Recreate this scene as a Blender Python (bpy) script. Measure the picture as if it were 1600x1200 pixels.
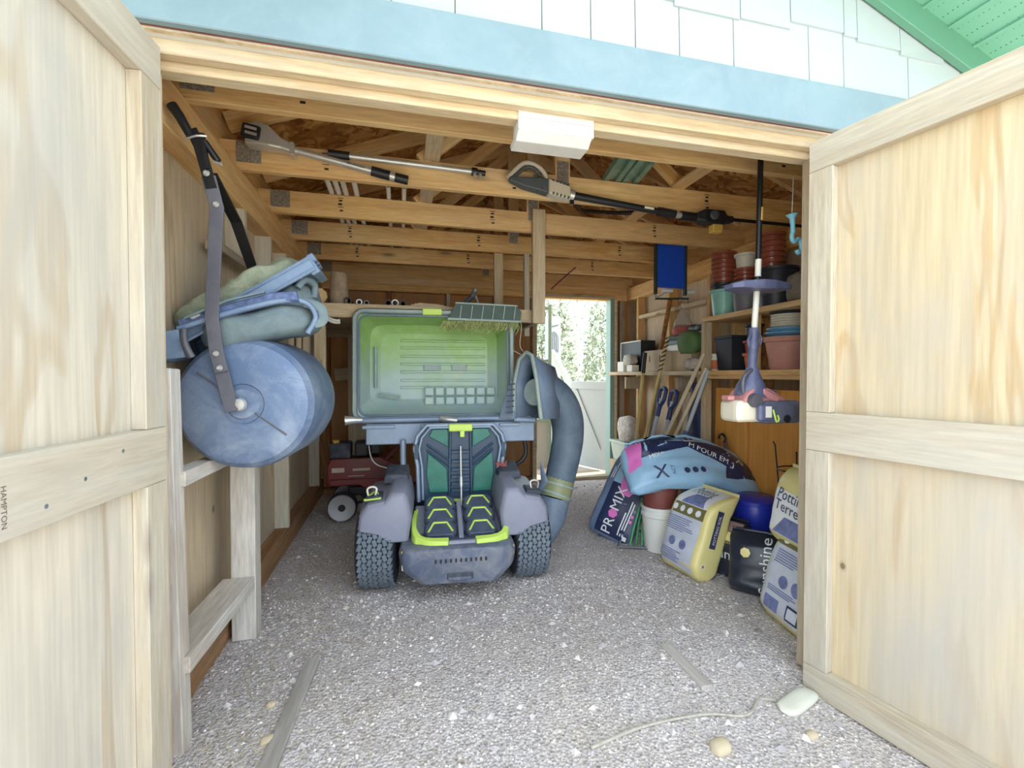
import bpy, bmesh, math, random
from mathutils import Vector as V, Matrix, noise as mnoise
for o in list(bpy.data.objects): bpy.data.objects.remove(o)
scene = bpy.context.scene
R = math.radians
# ---------------------------------------------------------------- camera
cam_data = bpy.data.cameras.new('camera'); cam = bpy.data.objects.new('camera', cam_data)
scene.collection.objects.link(cam); scene.camera = cam
cam_data.sensor_width = 36.0; cam_data.lens = 711.0/1600*36; cam_data.clip_start = 0.02
cam.location = (0, 0, 1.2)
cam.rotation_euler = (R(90-1.128), 0, -math.atan(175/711.0))
# ---------------------------------------------------------------- sky, sun, exposure
world = bpy.data.worlds.new('sky'); scene.world = world; world.use_nodes = True
_n = world.node_tree.nodes; _bg = _n['Background']
_bg.inputs[0].default_value = (0.80, 0.90, 1.0, 1); _bg.inputs[1].default_value = 1.75
sun_data = bpy.data.lights.new('sun', 'SUN'); sun = bpy.data.objects.new('sun', sun_data)
scene.collection.objects.link(sun)
sun_data.energy = 5.5; sun_data.angle = R(0.6); sun_data.color = (1.0, 0.93, 0.82)
_el, _az = R(52), R(-8)                     # sun stands to the right of the shed, a little behind its front
sun.rotation_euler = V((-math.cos(_el)*math.cos(_az), math.cos(_el)*math.sin(_az), -math.sin(_el))).to_track_quat('-Z', 'Y').to_euler()
scene.view_settings.view_transform = 'Standard'; scene.view_settings.look = 'None'
scene.view_settings.gamma = 1; scene.view_settings.use_curve_mapping = False
scene.view_settings.exposure = 1.12
try:
    scene.cycles.max_bounces = 14; scene.cycles.diffuse_bounces = 9
except Exception: pass
# ---------------------------------------------------------------- helpers
COL = scene.collection
rnd = random.Random(7)
def link(o, parent=None):
    COL.objects.link(o)
    if parent: o.parent = parent
    return o
def tag(o, label=None, cat=None, group=None, kind=None):
    if label: o['label'] = label
    if cat: o['category'] = cat
    if group: o['group'] = group
    if kind: o['kind'] = kind
    return o
def thing(name, label, cat, loc=(0, 0, 0), rot=(0, 0, 0), group=None):
    o = bpy.data.objects.new(name, None); o.empty_display_size = 0.05
    o.location = loc; o.rotation_euler = rot
    return tag(link(o), label, cat, group)
def basis(d, up=(0, 0, 1)):
    x = V(d).normalized(); u = V(up)
    if abs(x.dot(u)) > .98: u = V((0, 1, 0)) if abs(x.y) < .9 else V((1, 0, 0))
    y = u.cross(x).normalized(); z = x.cross(y)
    return Matrix((x, y, z)).transposed()
def mat4(loc=(0, 0, 0), rot=(0, 0, 0), sc=None):
    from mathutils import Euler
    m = Matrix.Translation(loc) @ Euler(rot).to_matrix().to_4x4()
    if sc: m = m @ Matrix.Diagonal((*sc, 1))
    return m
class MB:
    def __init__(s): s.v = []; s.f = []
    def add(s, vs, fs, M=None):
        o = len(s.v)
        s.v += [tuple(M @ V(p)) if M is not None else tuple(p) for p in vs]
        s.f += [tuple(i+o for i in f) for f in fs]
        return s
    def box(s, c, d, rot=(0, 0, 0), M=None, top=(1, 1)):
        x, y, z = d[0]/2, d[1]/2, d[2]/2; a, b = top
        vs = [(-x, -y, -z), (x, -y, -z), (x, y, -z), (-x, y, -z), (-x*a, -y*b, z), (x*a, -y*b, z), (x*a, y*b, z), (-x*a, y*b, z)]
        m = mat4(c, rot)
        if M is not None: m = M @ m
        return s.add(vs, [(3, 2, 1, 0), (4, 5, 6, 7), (0, 1, 5, 4), (1, 2, 6, 5), (2, 3, 7, 6), (3, 0, 4, 7)], m)
    def tube(s, pts, r, n=8, caps=True, flat=1.0, up=(0, 0, 1)):
        pts = [V(p) for p in pts]; k = len(pts)
        rs = r if isinstance(r, (list, tuple)) else [r]*k
        o = len(s.v); prev = None
        for i, p in enumerate(pts):
            d = (pts[min(i+1, k-1)]-pts[max(i-1, 0)]).normalized()
            if prev is None:
                u = V(up)
                if abs(d.dot(u)) > .95: u = V((0, 1, 0)) if abs(d.y) < .9 else V((1, 0, 0))
                a = (u-d*d.dot(u)).normalized()
            else: a = (prev-d*d.dot(prev)).normalized()
            prev = a; b = d.cross(a)
            for j in range(n):
                t = 2*math.pi*(j+.5)/n
                s.v.append(tuple(p+a*(rs[i]*math.cos(t)*flat)+b*(rs[i]*math.sin(t))))
        for i in range(k-1):
            for j in range(n):
                j2 = (j+1) % n
                s.f.append((o+i*n+j, o+i*n+j2, o+(i+1)*n+j2, o+(i+1)*n+j))
        if caps:
            s.f.append(tuple(o+j for j in range(n))[::-1]); s.f.append(tuple(o+(k-1)*n+j for j in range(n)))
        return s
    def cyl(s, p0, p1, r, r2=None, n=16): return s.tube([p0, p1], [r, r if r2 is None else r2], n)
    def lathe(s, prof, n=24, M=None):
        vs, fs = [], []
        for r, z in prof:
            for j in range(n):
                t = 2*math.pi*j/n; vs.append((r*math.cos(t), r*math.sin(t), z))
        for i in range(len(prof)-1):
            for j in range(n):
                j2 = (j+1) % n
                fs.append((i*n+j, i*n+j2, (i+1)*n+j2, (i+1)*n+j))
        if prof[0][0] > 1e-6: fs.append(tuple(range(n))[::-1])
        if prof[-1][0] > 1e-6: fs.append(tuple((len(prof)-1)*n+j for j in range(n)))
        return s.add(vs, fs, M)
    def loft(s, rings, closed=True, caps=True, M=None):
        n = len(rings[0]); vs = [p for r in rings for p in r]; fs = []
        for i in range(len(rings)-1):
            for j in range(n if closed else n-1):
                j2 = (j+1) % n
                fs.append((i*n+j, i*n+j2, (i+1)*n+j2, (i+1)*n+j))
        if caps:
            fs.append(tuple(range(n))[::-1]); fs.append(tuple((len(rings)-1)*n+j for j in range(n)))
        return s.add(vs, fs, M)
    def prism(s, poly, a, b, axis='y', M=None):
        def P(p, t):
            return {'y': (p[0], t, p[1]), 'x': (t, p[0], p[1]), 'z': (p[0], p[1], t)}[axis]
        return s.loft([[P(p, a) for p in poly], [P(p, b) for p in poly]], M=M)
    def grid(s, fn, nu, nv, M=None):
        vs = [fn(i/nu, j/nv) for j in range(nv+1) for i in range(nu+1)]
        fs = [(j*(nu+1)+i, j*(nu+1)+i+1, (j+1)*(nu+1)+i+1, (j+1)*(nu+1)+i) for j in range(nv) for i in range(nu)]
        return s.add(vs, fs, M)
    def mesh(s, name, mat, smooth=None, bevel=0, seg=1):
        me = bpy.data.meshes.new(name); me.from_pydata(s.v, [], s.f); me.validate()
        bm = bmesh.new(); bm.from_mesh(me)
        bmesh.ops.recalc_face_normals(bm, faces=bm.faces)
        if bevel:
            es = [e for e in bm.edges if len(e.link_faces) == 2 and e.calc_face_angle(0) > R(35)]
            bmesh.ops.bevel(bm, geom=es, offset=bevel, segments=seg, profile=.6, affect='EDGES', clamp_overlap=True)
        bm.to_mesh(me); bm.free()
        if smooth:
            for p in me.polygons: p.use_smooth = True
            if smooth < 180: me.set_sharp_from_angle(angle=R(smooth))
        if mat: me.materials.append(mat)
        return me
    def build(s, name, mat, parent=None, M=None, smooth=None, bevel=0, seg=1):
        o = bpy.data.objects.new(name, s.mesh(name, mat, smooth, bevel, seg))
        link(o, parent)
        if M is not None: o.matrix_basis = M
        return o
def board(name, p0, p1, w, t, mat, parent=None, up=(0, 0, 1), bevel=.0025):
    """a sawn board from p0 to p1; t is its size along up, w the other way; grain along local x"""
    p0, p1 = V(p0), V(p1); d = p1-p0
    m = Matrix.Translation((p0+p1)/2) @ basis(d, up).to_4x4()
    return MB().box((0, 0, 0), (d.length, w, t)).build(name, mat, parent, m, bevel=bevel)
def smoothpath(pts, k=6):
    pts = [V(p) for p in pts]; out = []
    for i in range(len(pts)-1):
        a = pts[max(i-1, 0)]; b = pts[i]; c = pts[i+1]; d = pts[min(i+2, len(pts)-1)]
        for j in range(k):
            t = j/k
            out.append(.5*((2*b)+(c-a)*t+(2*a-5*b+4*c-d)*t*t+(3*b-a-3*c+d)*t**3))
    out.append(pts[-1]); return out
def text_data(s, size=1.0, align='CENTER', shear=0):
    c = bpy.data.curves.new('lettering', 'FONT'); c.body = s; c.size = size; c.align_x = align; c.align_y = 'CENTER'
    c.resolution_u = 2; c.shear = shear
    o = bpy.data.objects.new('lettering', c); COL.objects.link(o)
    dg = bpy.context.evaluated_depsgraph_get(); me = bpy.data.meshes.new_from_object(o.evaluated_get(dg))
    vs = [tuple(v.co) for v in me.vertices]; fs = [tuple(p.vertices) for p in me.polygons]
    bpy.data.objects.remove(o); bpy.data.meshes.remove(me); bpy.data.curves.remove(c)
    return vs, fs
def lettering(s, size, mat, parent, fn, align='CENTER', name='lettering', rot=0, bold=0):
    """flat print; fn maps text coordinates (x, y) to a point on the printed surface"""
    vs, fs = text_data(s, size, align)
    c, q = math.cos(rot), math.sin(rot)
    o = MB().add([fn(c*x-q*y, q*x+c*y) for x, y, z in vs], fs)
    me = bpy.data.meshes.new(name); me.from_pydata(o.v, [], o.f); me.materials.append(mat)
    return link(bpy.data.objects.new(name, me), parent)
def copy_tree(o, parent=None):
    c = o.copy(); COL.objects.link(c); c.parent = parent
    for ch in o.children: copy_tree(ch, c)
    return c
# ---------------------------------------------------------------- materials
def lin(c):
    return tuple(((x/255)/12.92 if x <= 10 else (((x/255)+.055)/1.055)**2.4) for x in c)
class NT:
    def __init__(s, name):
        s.m = bpy.data.materials.new(name); s.m.use_nodes = True; s.t = s.m.node_tree; s.N = s.t.nodes
        s.b = s.N['Principled BSDF']
    def node(s, typ, **kw):
        n = s.N.new(typ)
        for k, v in kw.items():
            if k in n.inputs: n.inputs[k].default_value = v
            else: setattr(n, k, v)
        return n
    def l(s, a, b): s.t.links.new(a, b)
    def ramp(s, fac, stops):
        r = s.node('ShaderNodeValToRGB'); e = r.color_ramp.elements
        while len(e) < len(stops): e.new(.5)
        for i, (p, c) in enumerate(stops): e[i].position = p; e[i].color = (*c, 1) if len(c) == 3 else c
        s.l(fac, r.inputs[0]); return r.outputs[0]
    def mix(s, fac, a, b, mode='MIX'):
        n = s.node('ShaderNodeMix', data_type='RGBA', blend_type=mode)
        for sock, val in ((n.inputs[0], fac), (n.inputs[6], a), (n.inputs[7], b)):
            if hasattr(val, 'links'): s.l(val, sock)
            elif isinstance(val, (int, float)): sock.default_value = val
            else: sock.default_value = (*val, 1)
        return n.outputs[2]
    def coords(s, scale=(1, 1, 1), rand=True, kind='Object'):
        tc = s.node('ShaderNodeTexCoord'); mp = s.node('ShaderNodeMapping'); mp.inputs['Scale'].default_value = scale
        out = tc.outputs[kind]
        if rand:
            oi = s.node('ShaderNodeObjectInfo'); mu = s.node('ShaderNodeVectorMath', operation='SCALE')
            cx = s.node('ShaderNodeCombineXYZ')
            s.l(oi.outputs['Random'], cx.inputs[0]); s.l(oi.outputs['Random'], cx.inputs[1]); s.l(oi.outputs['Random'], cx.inputs[2])
            mu.inputs['Scale'].default_value = 37.0; s.l(cx.outputs[0], mu.inputs[0])
            ad = s.node('ShaderNodeVectorMath', operation='ADD'); s.l(out, ad.inputs[0]); s.l(mu.outputs[0], ad.inputs[1]); out = ad.outputs[0]
        s.l(out, mp.inputs[0]); return mp.outputs[0]
    def noise(s, vec, scale=5, detail=4, rough=.55, dist=0):
        n = s.node('ShaderNodeTexNoise'); n.inputs['Scale'].default_value = scale; n.inputs['Detail'].default_value = detail
        n.inputs['Roughness'].default_value = rough; n.inputs['Distortion'].default_value = dist
        s.l(vec, n.inputs['Vector']); return n.outputs[0]
    def bump(s, h, strength=.2, dist=.01):
        b = s.node('ShaderNodeBump'); b.inputs['Strength'].default_value = strength; b.inputs['Distance'].default_value = dist
        s.l(h, b.inputs['Height']); s.l(b.outputs[0], s.b.inputs['Normal'])
    def out(s, col, rough=.6, metal=0, spec=None):
        if hasattr(col, 'links'): s.l(col, s.b.inputs['Base Color'])
        else: s.b.inputs['Base Color'].default_value = (*col, 1)
        if hasattr(rough, 'links'): s.l(rough, s.b.inputs['Roughness'])
        else: s.b.inputs['Roughness'].default_value = rough
        s.b.inputs['Metallic'].default_value = metal
        if spec is not None: s.b.inputs['Specular IOR Level'].default_value = spec
        return s.m
def wood(name, light, dark, weather=None, wamt=.5, knots=True, grain=1.0, tint=.25, rough=.75, wscale=1.3, knotcol=(.12, .05, .015)):
    """sawn softwood, grain along local x: growth-ring streaks, knots, optional patches of grey weathering and, on the trusses, painted cool light"""
    t = NT(name); light, dark = lin(light), lin(dark)
    v = t.coords((1.1, 13*grain, 13*grain)); v1 = t.coords((.5, 4, 4))
    n1 = t.noise(v, 1.6, 5, .6, .6); n2 = t.noise(v, 7, 3, .6)
    mid = tuple((a+b)/2 for a, b in zip(light, dark))
    c = t.ramp(n1, [(.30, dark), (.47, mid), (.60, light)])
    f = t.ramp(n2, [(.35, (.80, .80, .80)), (.62, (1.06, 1.06, 1.06))])
    c = t.mix(1.0, c, f, 'MULTIPLY')
    oi = t.node('ShaderNodeObjectInfo')
    tn = t.ramp(oi.outputs['Random'], [(0, (1-tint,)*3), (1, (1+tint*.35,)*3)])
    c = t.mix(1.0, c, tn, 'MULTIPLY')
    if knots:
        vk = t.coords((2.2, 8, 8)); vo = t.node('ShaderNodeTexVoronoi'); vo.inputs['Scale'].default_value = 1.0
        vo.inputs['Randomness'].default_value = 1.0; t.l(vk, vo.inputs['Vector'])
        kf = t.ramp(vo.outputs['Distance'], [(.05, (1, 1, 1)), (.10, (.55, .55, .55)), (.20, (0, 0, 0))])
        gate = t.ramp(vo.outputs['Color'], [(.45, (0, 0, 0)), (.5, (1, 1, 1))])
        kk = t.mix(1.0, kf, gate, 'MULTIPLY'); c = t.mix(kk, c, knotcol)
    if weather:
        vw = t.coords((.8, 2.2, 2.2)); w = t.noise(vw, wscale, 5, .65, .4)
        wf = t.ramp(w, [(.5-wamt*.35, (0, 0, 0)), (.5+.22, (wamt, wamt, wamt))])
        c = t.mix(wf, c, lin(weather))
    t.bump(n2, .25, .004)
    return t.out(c, rough, 0, .25)
def plywood(name, light, dark, stain, samt=.5, axis='z', scale=1.0, rough=.7):
    """rotary-cut plywood: broad cathedral figure along the grain, football knots, weather stains"""
    t = NT(name); light, dark, stain = lin(light), lin(dark), lin(stain)
    a = {'x': 0, 'y': 1, 'z': 2}[axis]
    s1 = [3.2*scale]*3; s1[a] = .55*scale; v = t.coords(tuple(s1))
    warp = t.noise(v, 1.2, 3, .5, .8)
    r = t.node('ShaderNodeMath', operation='MULTIPLY'); r.inputs[1].default_value = 22; t.l(warp, r.inputs[0])
    sn = t.node('ShaderNodeMath', operation='SINE'); t.l(r.outputs[0], sn.inputs[0])
    c = t.ramp(sn.outputs[0], [(0.0, light), (.72, light), (.97, dark)])
    c = t.mix(.45, c, light)
    s2 = [40*scale]*3; s2[a] = 1.6*scale; n2 = t.noise(t.coords(tuple(s2)), 1.5, 4, .6)
    c = t.mix(1.0, c, t.ramp(n2, [(.35, (.86, .86, .86)), (.62, (1.05, 1.05, 1.05))]), 'MULTIPLY')
    sv = [2.4*scale]*3; sv[a] = .8*scale
    w = t.noise(t.coords(tuple(sv)), 1.1, 5, .65, .5)
    c = t.mix(t.ramp(w, [(.42, (0, 0, 0)), (.70, (samt,)*3)]), c, stain)
    vo = t.node('ShaderNodeTexVoronoi'); vo.inputs['Scale'].default_value = 1.0
    sk = [4.5*scale]*3; sk[a] = 3.2*scale; t.l(t.coords(tuple(sk)), vo.inputs['Vector'])
    kf = t.ramp(vo.outputs['Distance'], [(.03, (.55, .55, .55)), (.045, (1, 1, 1)), (.06, (.25,)*3), (.09, (0, 0, 0))])
    gate = t.ramp(vo.outputs['Color'], [(.36, (0, 0, 0)), (.40, (.9,)*3)])
    c = t.mix(t.mix(1.0, kf, gate, 'MULTIPLY'), c, (.13, .075, .035))
    t.bump(n2, .2, .003)
    return t.out(c, rough, 0, .25)
def plain(name, col, rough=.5, metal=0, var=.12, scale=6, dust=None, damt=.4, bumpy=0, spec=None, coat=0):
    t = NT(name); c0 = lin(col); v = t.coords((1, 1, 1)); n = t.noise(v, scale, 5, .6)
    c = t.ramp(n, [(.3, tuple(x*(1-var) for x in c0)), (.7, tuple(min(1, x*(1+var)) for x in c0))])
    if dust:
        d = t.noise(v, scale*1.7, 6, .7, .6); c = t.mix(t.ramp(d, [(.42, (0, 0, 0)), (.72, (damt,)*3)]), c, lin(dust))
    if bumpy: t.bump(t.noise(v, scale*6, 4, .6), bumpy, .004)
    m = t.out(c, rough, metal, spec)
    if coat: t.b.inputs['Coat Weight'].default_value = coat
    return m
M = {}
M['lumber'] = wood('golden_lumber', (234, 194, 126), (210, 152, 78), (206, 192, 166), .55, tint=.12, wscale=.55)  # grey zones put the cool daylight on the joists into the colour
M['lumber_pale'] = wood('pale_lumber', (224, 206, 172), (204, 174, 128), (188, 180, 164), .5)
M['lumber_grey'] = wood('weathered_lumber', (196, 178, 150), (158, 134, 102), (168, 160, 146), .75)
M['lumber_white'] = wood('whitish_lumber', (226, 218, 198), (196, 180, 150), (210, 204, 190), .7, knots=False)
M['lumber_brown'] = wood('brown_lumber', (168, 118, 70), (126, 80, 44), tint=.2)
M['lumber_treated'] = wood('base_lumber', (176, 132, 90), (138, 98, 62), (140, 124, 104), .5)
M['doorframe'] = wood('door_frame_lumber', (205, 194, 172), (184, 163, 130), (184, 181, 173), .8, tint=.06, wscale=1.0)
M['rack_wood'] = wood('rack_lumber', (214, 210, 203), (198, 192, 183), (170, 126, 80), .35, knots=False, wscale=2.0, tint=.04)
M['driftwood'] = wood('grey_driftwood', (182, 176, 170), (156, 148, 140), (196, 192, 188), .5, knots=False)
M['ply_door'] = plywood('door_plywood', (208, 199, 182), (184, 160, 124), (178, 177, 172), .85)
M['ply_door_warm'] = plywood('door_plywood_warm', (205, 188, 156), (184, 152, 108), (184, 180, 172), .9)
M['ply_wall'] = plywood('wall_plywood', (212, 192, 162), (172, 146, 112), (168, 160, 146), .85)
M['ply_back'] = plywood('back_plywood', (196, 146, 96), (152, 102, 60), (150, 126, 98), .7)
M['ply_orange'] = plywood('orange_plywood', (216, 154, 78), (176, 108, 44), (190, 126, 60), .5)
M['white_paint'] = plain('white_paint', (206, 206, 202), .55, var=.04, scale=4, dust=(178, 172, 162), damt=.35)
M['blue_paint'] = plain('blue_grey_paint', (118, 142, 152), .6, var=.05, scale=3, dust=(140, 160, 168), damt=.5, bumpy=.25)
M['green_paint'] = plain('green_paint', (92, 146, 124), .5, var=.04)
M['shingle'] = plain('pale_shingle_paint', (172, 184, 188), .6, var=.03, scale=3)
M['red_line'] = plain('red_flashing', (126, 74, 60), .6)
M['metal'] = plain('bare_steel', (190, 192, 196), .35, .85, var=.1)
M['alu'] = plain('aluminium', (206, 206, 204), .38, .6, var=.05)
M['dark_metal'] = plain('black_metal', (34, 34, 36), .4, .3)
M['black'] = plain('black_plastic', (30, 31, 35), .45, var=.2)
M['black_dusty'] = plain('dusty_black_plastic', (54, 60, 72), .6, dust=(120, 128, 142), damt=.5)
M['nailplate'] = plain('nail_plate', (150, 144, 134), .5, .4, var=.5, scale=90)
def osb():
    t = NT('osb_sheathing'); v = t.coords((1, 1, 1), False)
    vo = t.node('ShaderNodeTexVoronoi'); vo.inputs['Scale'].default_value = 22; vo.inputs['Randomness'].default_value = 1
    wv = t.noise(v, 6, 3, .6); ad = t.node('ShaderNodeVectorMath', operation='ADD')
    sc = t.node('ShaderNodeVectorMath', operation='SCALE'); sc.inputs['Scale'].default_value = .35
    n = t.node('ShaderNodeTexNoise'); n.inputs['Scale'].default_value = 5; t.l(v, n.inputs['Vector']); t.l(n.outputs[1], sc.inputs[0])
    t.l(v, ad.inputs[0]); t.l(sc.outputs[0], ad.inputs[1]); t.l(ad.outputs[0], vo.inputs['Vector'])
    c = t.ramp(vo.outputs['Color'], [(.1, lin((122, 80, 40))), (.45, lin((176, 124, 66))), (.8, lin((206, 160, 98)))])
    c = t.mix(t.ramp(wv, [(.4, (0, 0, 0)), (.7, (.5,)*3)]), c, lin((128, 84, 44)))
    t.bump(vo.outputs['Distance'], .3, .004); return t.out(c, .8, 0, .2)
M['osb'] = osb()
def gravel():
    t = NT('gravel'); v = t.coords((1, 1, 1), False, 'Object')
    vo = t.node('ShaderNodeTexVoronoi'); vo.inputs['Scale'].default_value = 85; t.l(v, vo.inputs['Vector'])
    v2 = t.node('ShaderNodeTexVoronoi'); v2.inputs['Scale'].default_value = 190; t.l(v, v2.inputs['Vector'])
    pal = [(.08, lin((140, 134, 134))), (.35, lin((178, 172, 173))), (.6, lin((200, 194, 195))), (.8, lin((214, 206, 200))), (.95, lin((236, 234, 234)))]
    c = t.mix(.45, t.ramp(vo.outputs['Color'], pal), t.ramp(v2.outputs['Color'], pal))
    n = t.noise(v, 2.2, 5, .6); c = t.mix(t.ramp(n, [(.45, (0, 0, 0)), (.75, (.5,)*3)]), c, lin((192, 180, 164)))
    t.bump(vo.outputs['Distance'], .7, .01); return t.out(c, .9, 0, .2)
M['gravel'] = gravel()
def stones():
    t = NT('gravel_stones'); g = t.node('ShaderNodeNewGeometry')
    c = t.ramp(g.outputs['Random Per Island'], [(.0, lin((132, 126, 128))), (.25, lin((170, 164, 166))), (.55, lin((200, 194, 196))), (.8, lin((214, 206, 198))), (1, lin((244, 242, 242)))])
    return t.out(c, .85, 0, .25)
M['stones'] = stones()
def straw():
    t = NT('dry_straw'); g = t.node('ShaderNodeNewGeometry')
    c = t.ramp(g.outputs['Random Per Island'], [(0, lin((150, 134, 112))), (.6, lin((196, 182, 156))), (1, lin((222, 212, 190)))])
    return t.out(c, .85, 0, .2)
M['straw'] = straw()
# ================================================================ the setting
XL, XR, YF, YB = -.84, 2.66, 1.45, 4.94          # outer faces of the framing
def gz(x, y):
    s = max(0, min(1, (1.75-y)/.55))
    return -.035*s*s*(3-2*s) + .010*mnoise.noise(V((x*1.3, y*1.3, 0))) + .004*mnoise.noise(V((x*6, y*6, 3)))
fl = MB().grid(lambda u, v: (-1.6+5.2*u, -.4+5.3*v, gz(-1.6+5.2*u, -.4+5.3*v)), 130, 132).build('floor', M['gravel'], smooth=180)
tag(fl, 'pale grey gravel floor of the shed and its doorway', 'floor', kind='structure')
def yard(u, v):
    x, y = -14+30*u, -14+32*v
    return (x, y, -.06 if y < 5.2 else -.03)
M['yard'] = plain('dry_yard', (206, 196, 178), .9, var=.15, scale=1.5, dust=(168, 166, 132), damt=.5)
g = MB().grid(yard, 12, 12).build('ground', M['yard'])
tag(g, 'dry sunlit yard around the shed', 'ground', kind='structure')
# gravel stones and dry needles: nobody could count them
def scatter_stones(n):
    mb = MB(); r = random.Random(3)
    for i in range(n):
        if r.random() < .62: y = r.uniform(.9, 2.6); x = r.uniform(-.75, 1.75)
        else: y = r.uniform(2.3, 4.7); x = r.uniform(-.75, 2.3)
        s = r.choice((.0035, .004, .005, .005, .006, .007, .009)) * (1.0 if y > 2 else .85)
        if r.random() < .006: s = r.uniform(.014, .022)
        a = r.uniform(0, 6.28); c, q = math.cos(a), math.sin(a)
        vs = []
        for (px, py, pz) in ((1, 0, 0), (.2, .9, .1), (-.9, .3, 0), (-.3, -.8, .1), (.05, .1, .75)):
            px *= s*r.uniform(.7, 1.3); py *= s*r.uniform(.7, 1.3); pz *= s*r.uniform(.7, 1.2)
            vs.append((x+c*px-q*py, y+q*px+c*py, gz(x, y)+pz-.001))
        mb.add(vs, [(0, 1, 4), (1, 2, 4), (2, 3, 4), (3, 0, 4)])
    return mb
tag(scatter_stones(34000).build('gravel_stones', M['stones'], fl), 'loose pale gravel stones strewn over the shed floor', kind='stuff')
mb = MB(); r_ = random.Random(5)
for i in range(2300):
    if r_.random() < .6: x, y = -.62+abs(r_.gauss(0, .22)), r_.uniform(1.3, 3.2)
    else: x, y = r_.uniform(-.5, 1.6), r_.uniform(1.2, 3.0)
    L = r_.uniform(.02, .075); a = r_.uniform(0, 3.14); w = .0008
    dx, dy = math.cos(a)*L, math.sin(a)*L; z = gz(x, y)+r_.uniform(.004, .014)
    mb.add([(x-dy/L*w, y+dx/L*w, z), (x+dy/L*w, y-dx/L*w, z), (x+dx/2+dy/L*w, y+dy/2-dx/L*w, z+L*.08), (x+dx/2-dy/L*w, y+dy/2+dx/L*w, z+L*.08), (x+dx, y+dy, z-.002)],
           [(0, 1, 2, 3), (3, 2, 4)])
tag(mb.build('dry_needles', M['straw'], fl), 'dry pine needles and straw lying on the gravel', kind='stuff')
# ---- left wall
w = MB().box((XL-.007, 3.2, 1.1), (.014, 3.5, 2.2)).build('wall_left', M['ply_wall'])
tag(w, 'weathered plywood wall with studs on the left of the shed', 'wall', kind='structure')
board('top_plate', (-.795, 1.56, 2.115), (-.795, 4.94, 2.115), .09, .17, M['lumber'], w)
board('base_plate', (-.80, 1.56, .07), (-.80, 4.94, .07), .08, .15, M['lumber_treated'], w)
for y in (1.60, 3.42, 4.64): board('stud', (-.795, y, .145), (-.795, y, 2.03), .038, .09, M['lumber_white'], w, up=(1, 0, 0))
for y in (2.56, 3.03): board('cripple_stud', (-.795, y, 1.78), (-.795, y, 2.03), .038, .09, M['lumber_white'], w, up=(1, 0, 0))
board('mid_rail', (-.78, 2.22, 1.76), (-.78, 3.40, 1.76), .06, .038, M['lumber_grey'], w)
# ---- right wall
w = MB().box((XR+.007, 3.2, 1.1), (.014, 3.5, 2.2)).build('wall_right', M['ply_wall'])
tag(w, 'weathered plywood wall with studs behind the shelves', 'wall', kind='structure')
board('top_plate', (2.615, 1.56, 2.13), (2.615, 4.94, 2.13), .09, .14, M['lumber'], w)
board('base_plate', (2.615, 1.56, .045), (2.615, 4.94, .045), .09, .09, M['lumber_treated'], w)
for y in (1.60, 2.2, 2.8, 3.4, 4.0, 4.6): board('stud', (2.615, y, .09), (2.615, y, 2.06), .038, .09, M['lumber'], w, up=(1, 0, 0))
for y in (3.7, 4.3): board('blocking', (2.615, y-.27, 1.84), (2.615, y+.27, 1.84), .09, .038, M['lumber_pale'], w)
# ---- back wall: opening for the back door x 1.46..2.36
DX0, DX1, DZ = 1.46, 2.37, 2.08
mb = MB().box(((XL+DX0)/2, YB+.007, 1.1), (DX0-XL, .014, 2.2)).box(((DX1+XR)/2, YB+.007, 1.1), (XR-DX1, .014, 2.2)).box(((DX0+DX1)/2, YB+.007, (DZ+2.2)/2), (DX1-DX0, .014, 2.2-DZ))
mb.prism([(XL, 2.2), (XR, 2.2), (XR, 2.463), (.91, 3.119), (XL, 2.463)], YB, YB+.014)
w = mb.build('wall_back', M['ply_back']); tag(w, 'brown plywood back wall with the open back door', 'wall', kind='structure')
board('top_plate', (-.75, 4.895, 2.165), (2.57, 4.895, 2.165), .09, .07, M['lumber'], w)
board('top_plate', (-.75, 4.895, 2.095), (2.57, 4.895, 2.095), .09, .068, M['lumber'], w)
for x in (-.70, -.1, .5, 1.02): board('stud', (x, 4.895, .06), (x, 4.895, 2.06), .038, .09, M['lumber_brown' if x != .5 else 'lumber_white'], w, up=(0, 1, 0))
board('stud', (2.52, 4.895, .0), (2.52, 4.895, 2.06), .06, .09, M['lumber_grey'], w, up=(0, 1, 0))
board('base_plate', (-.75, 4.895, .03), (DX0, 4.895, .03), .09, .06, M['lumber_treated'], w)
# door frame and sill
M['sage_paint'] = plain('pale_sage_paint', (142, 172, 164), .55, var=.05)
f = MB().box((DX0-.01, 4.89, 1.03), (.05, .12, 2.10)).build('door_3', M['lumber_pale'], bevel=.003)
tag(f, 'pale wooden frame of the open back door', 'door frame', kind='structure')
MB().box((DX1+.012, 4.89, 1.03), (.05, .12, 2.10)).build('jamb', M['sage_paint'], f, bevel=.003)
MB().box((DX1+.052, 4.86, 1.03), (.03, .10, 2.10)).build('stop', M['lumber_pale'], f, bevel=.003)
MB().box(((DX0+DX1)/2, 4.89, DZ+.015), (DX1-DX0+.1, .12, .035)).build('head_jamb', M['lumber_pale'], f, bevel=.003)
MB().box(((DX0+DX1)/2, 5.0, .0), (DX1-DX0, .34, .07)).build('sill', M['lumber_grey'], f, bevel=.004)
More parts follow.
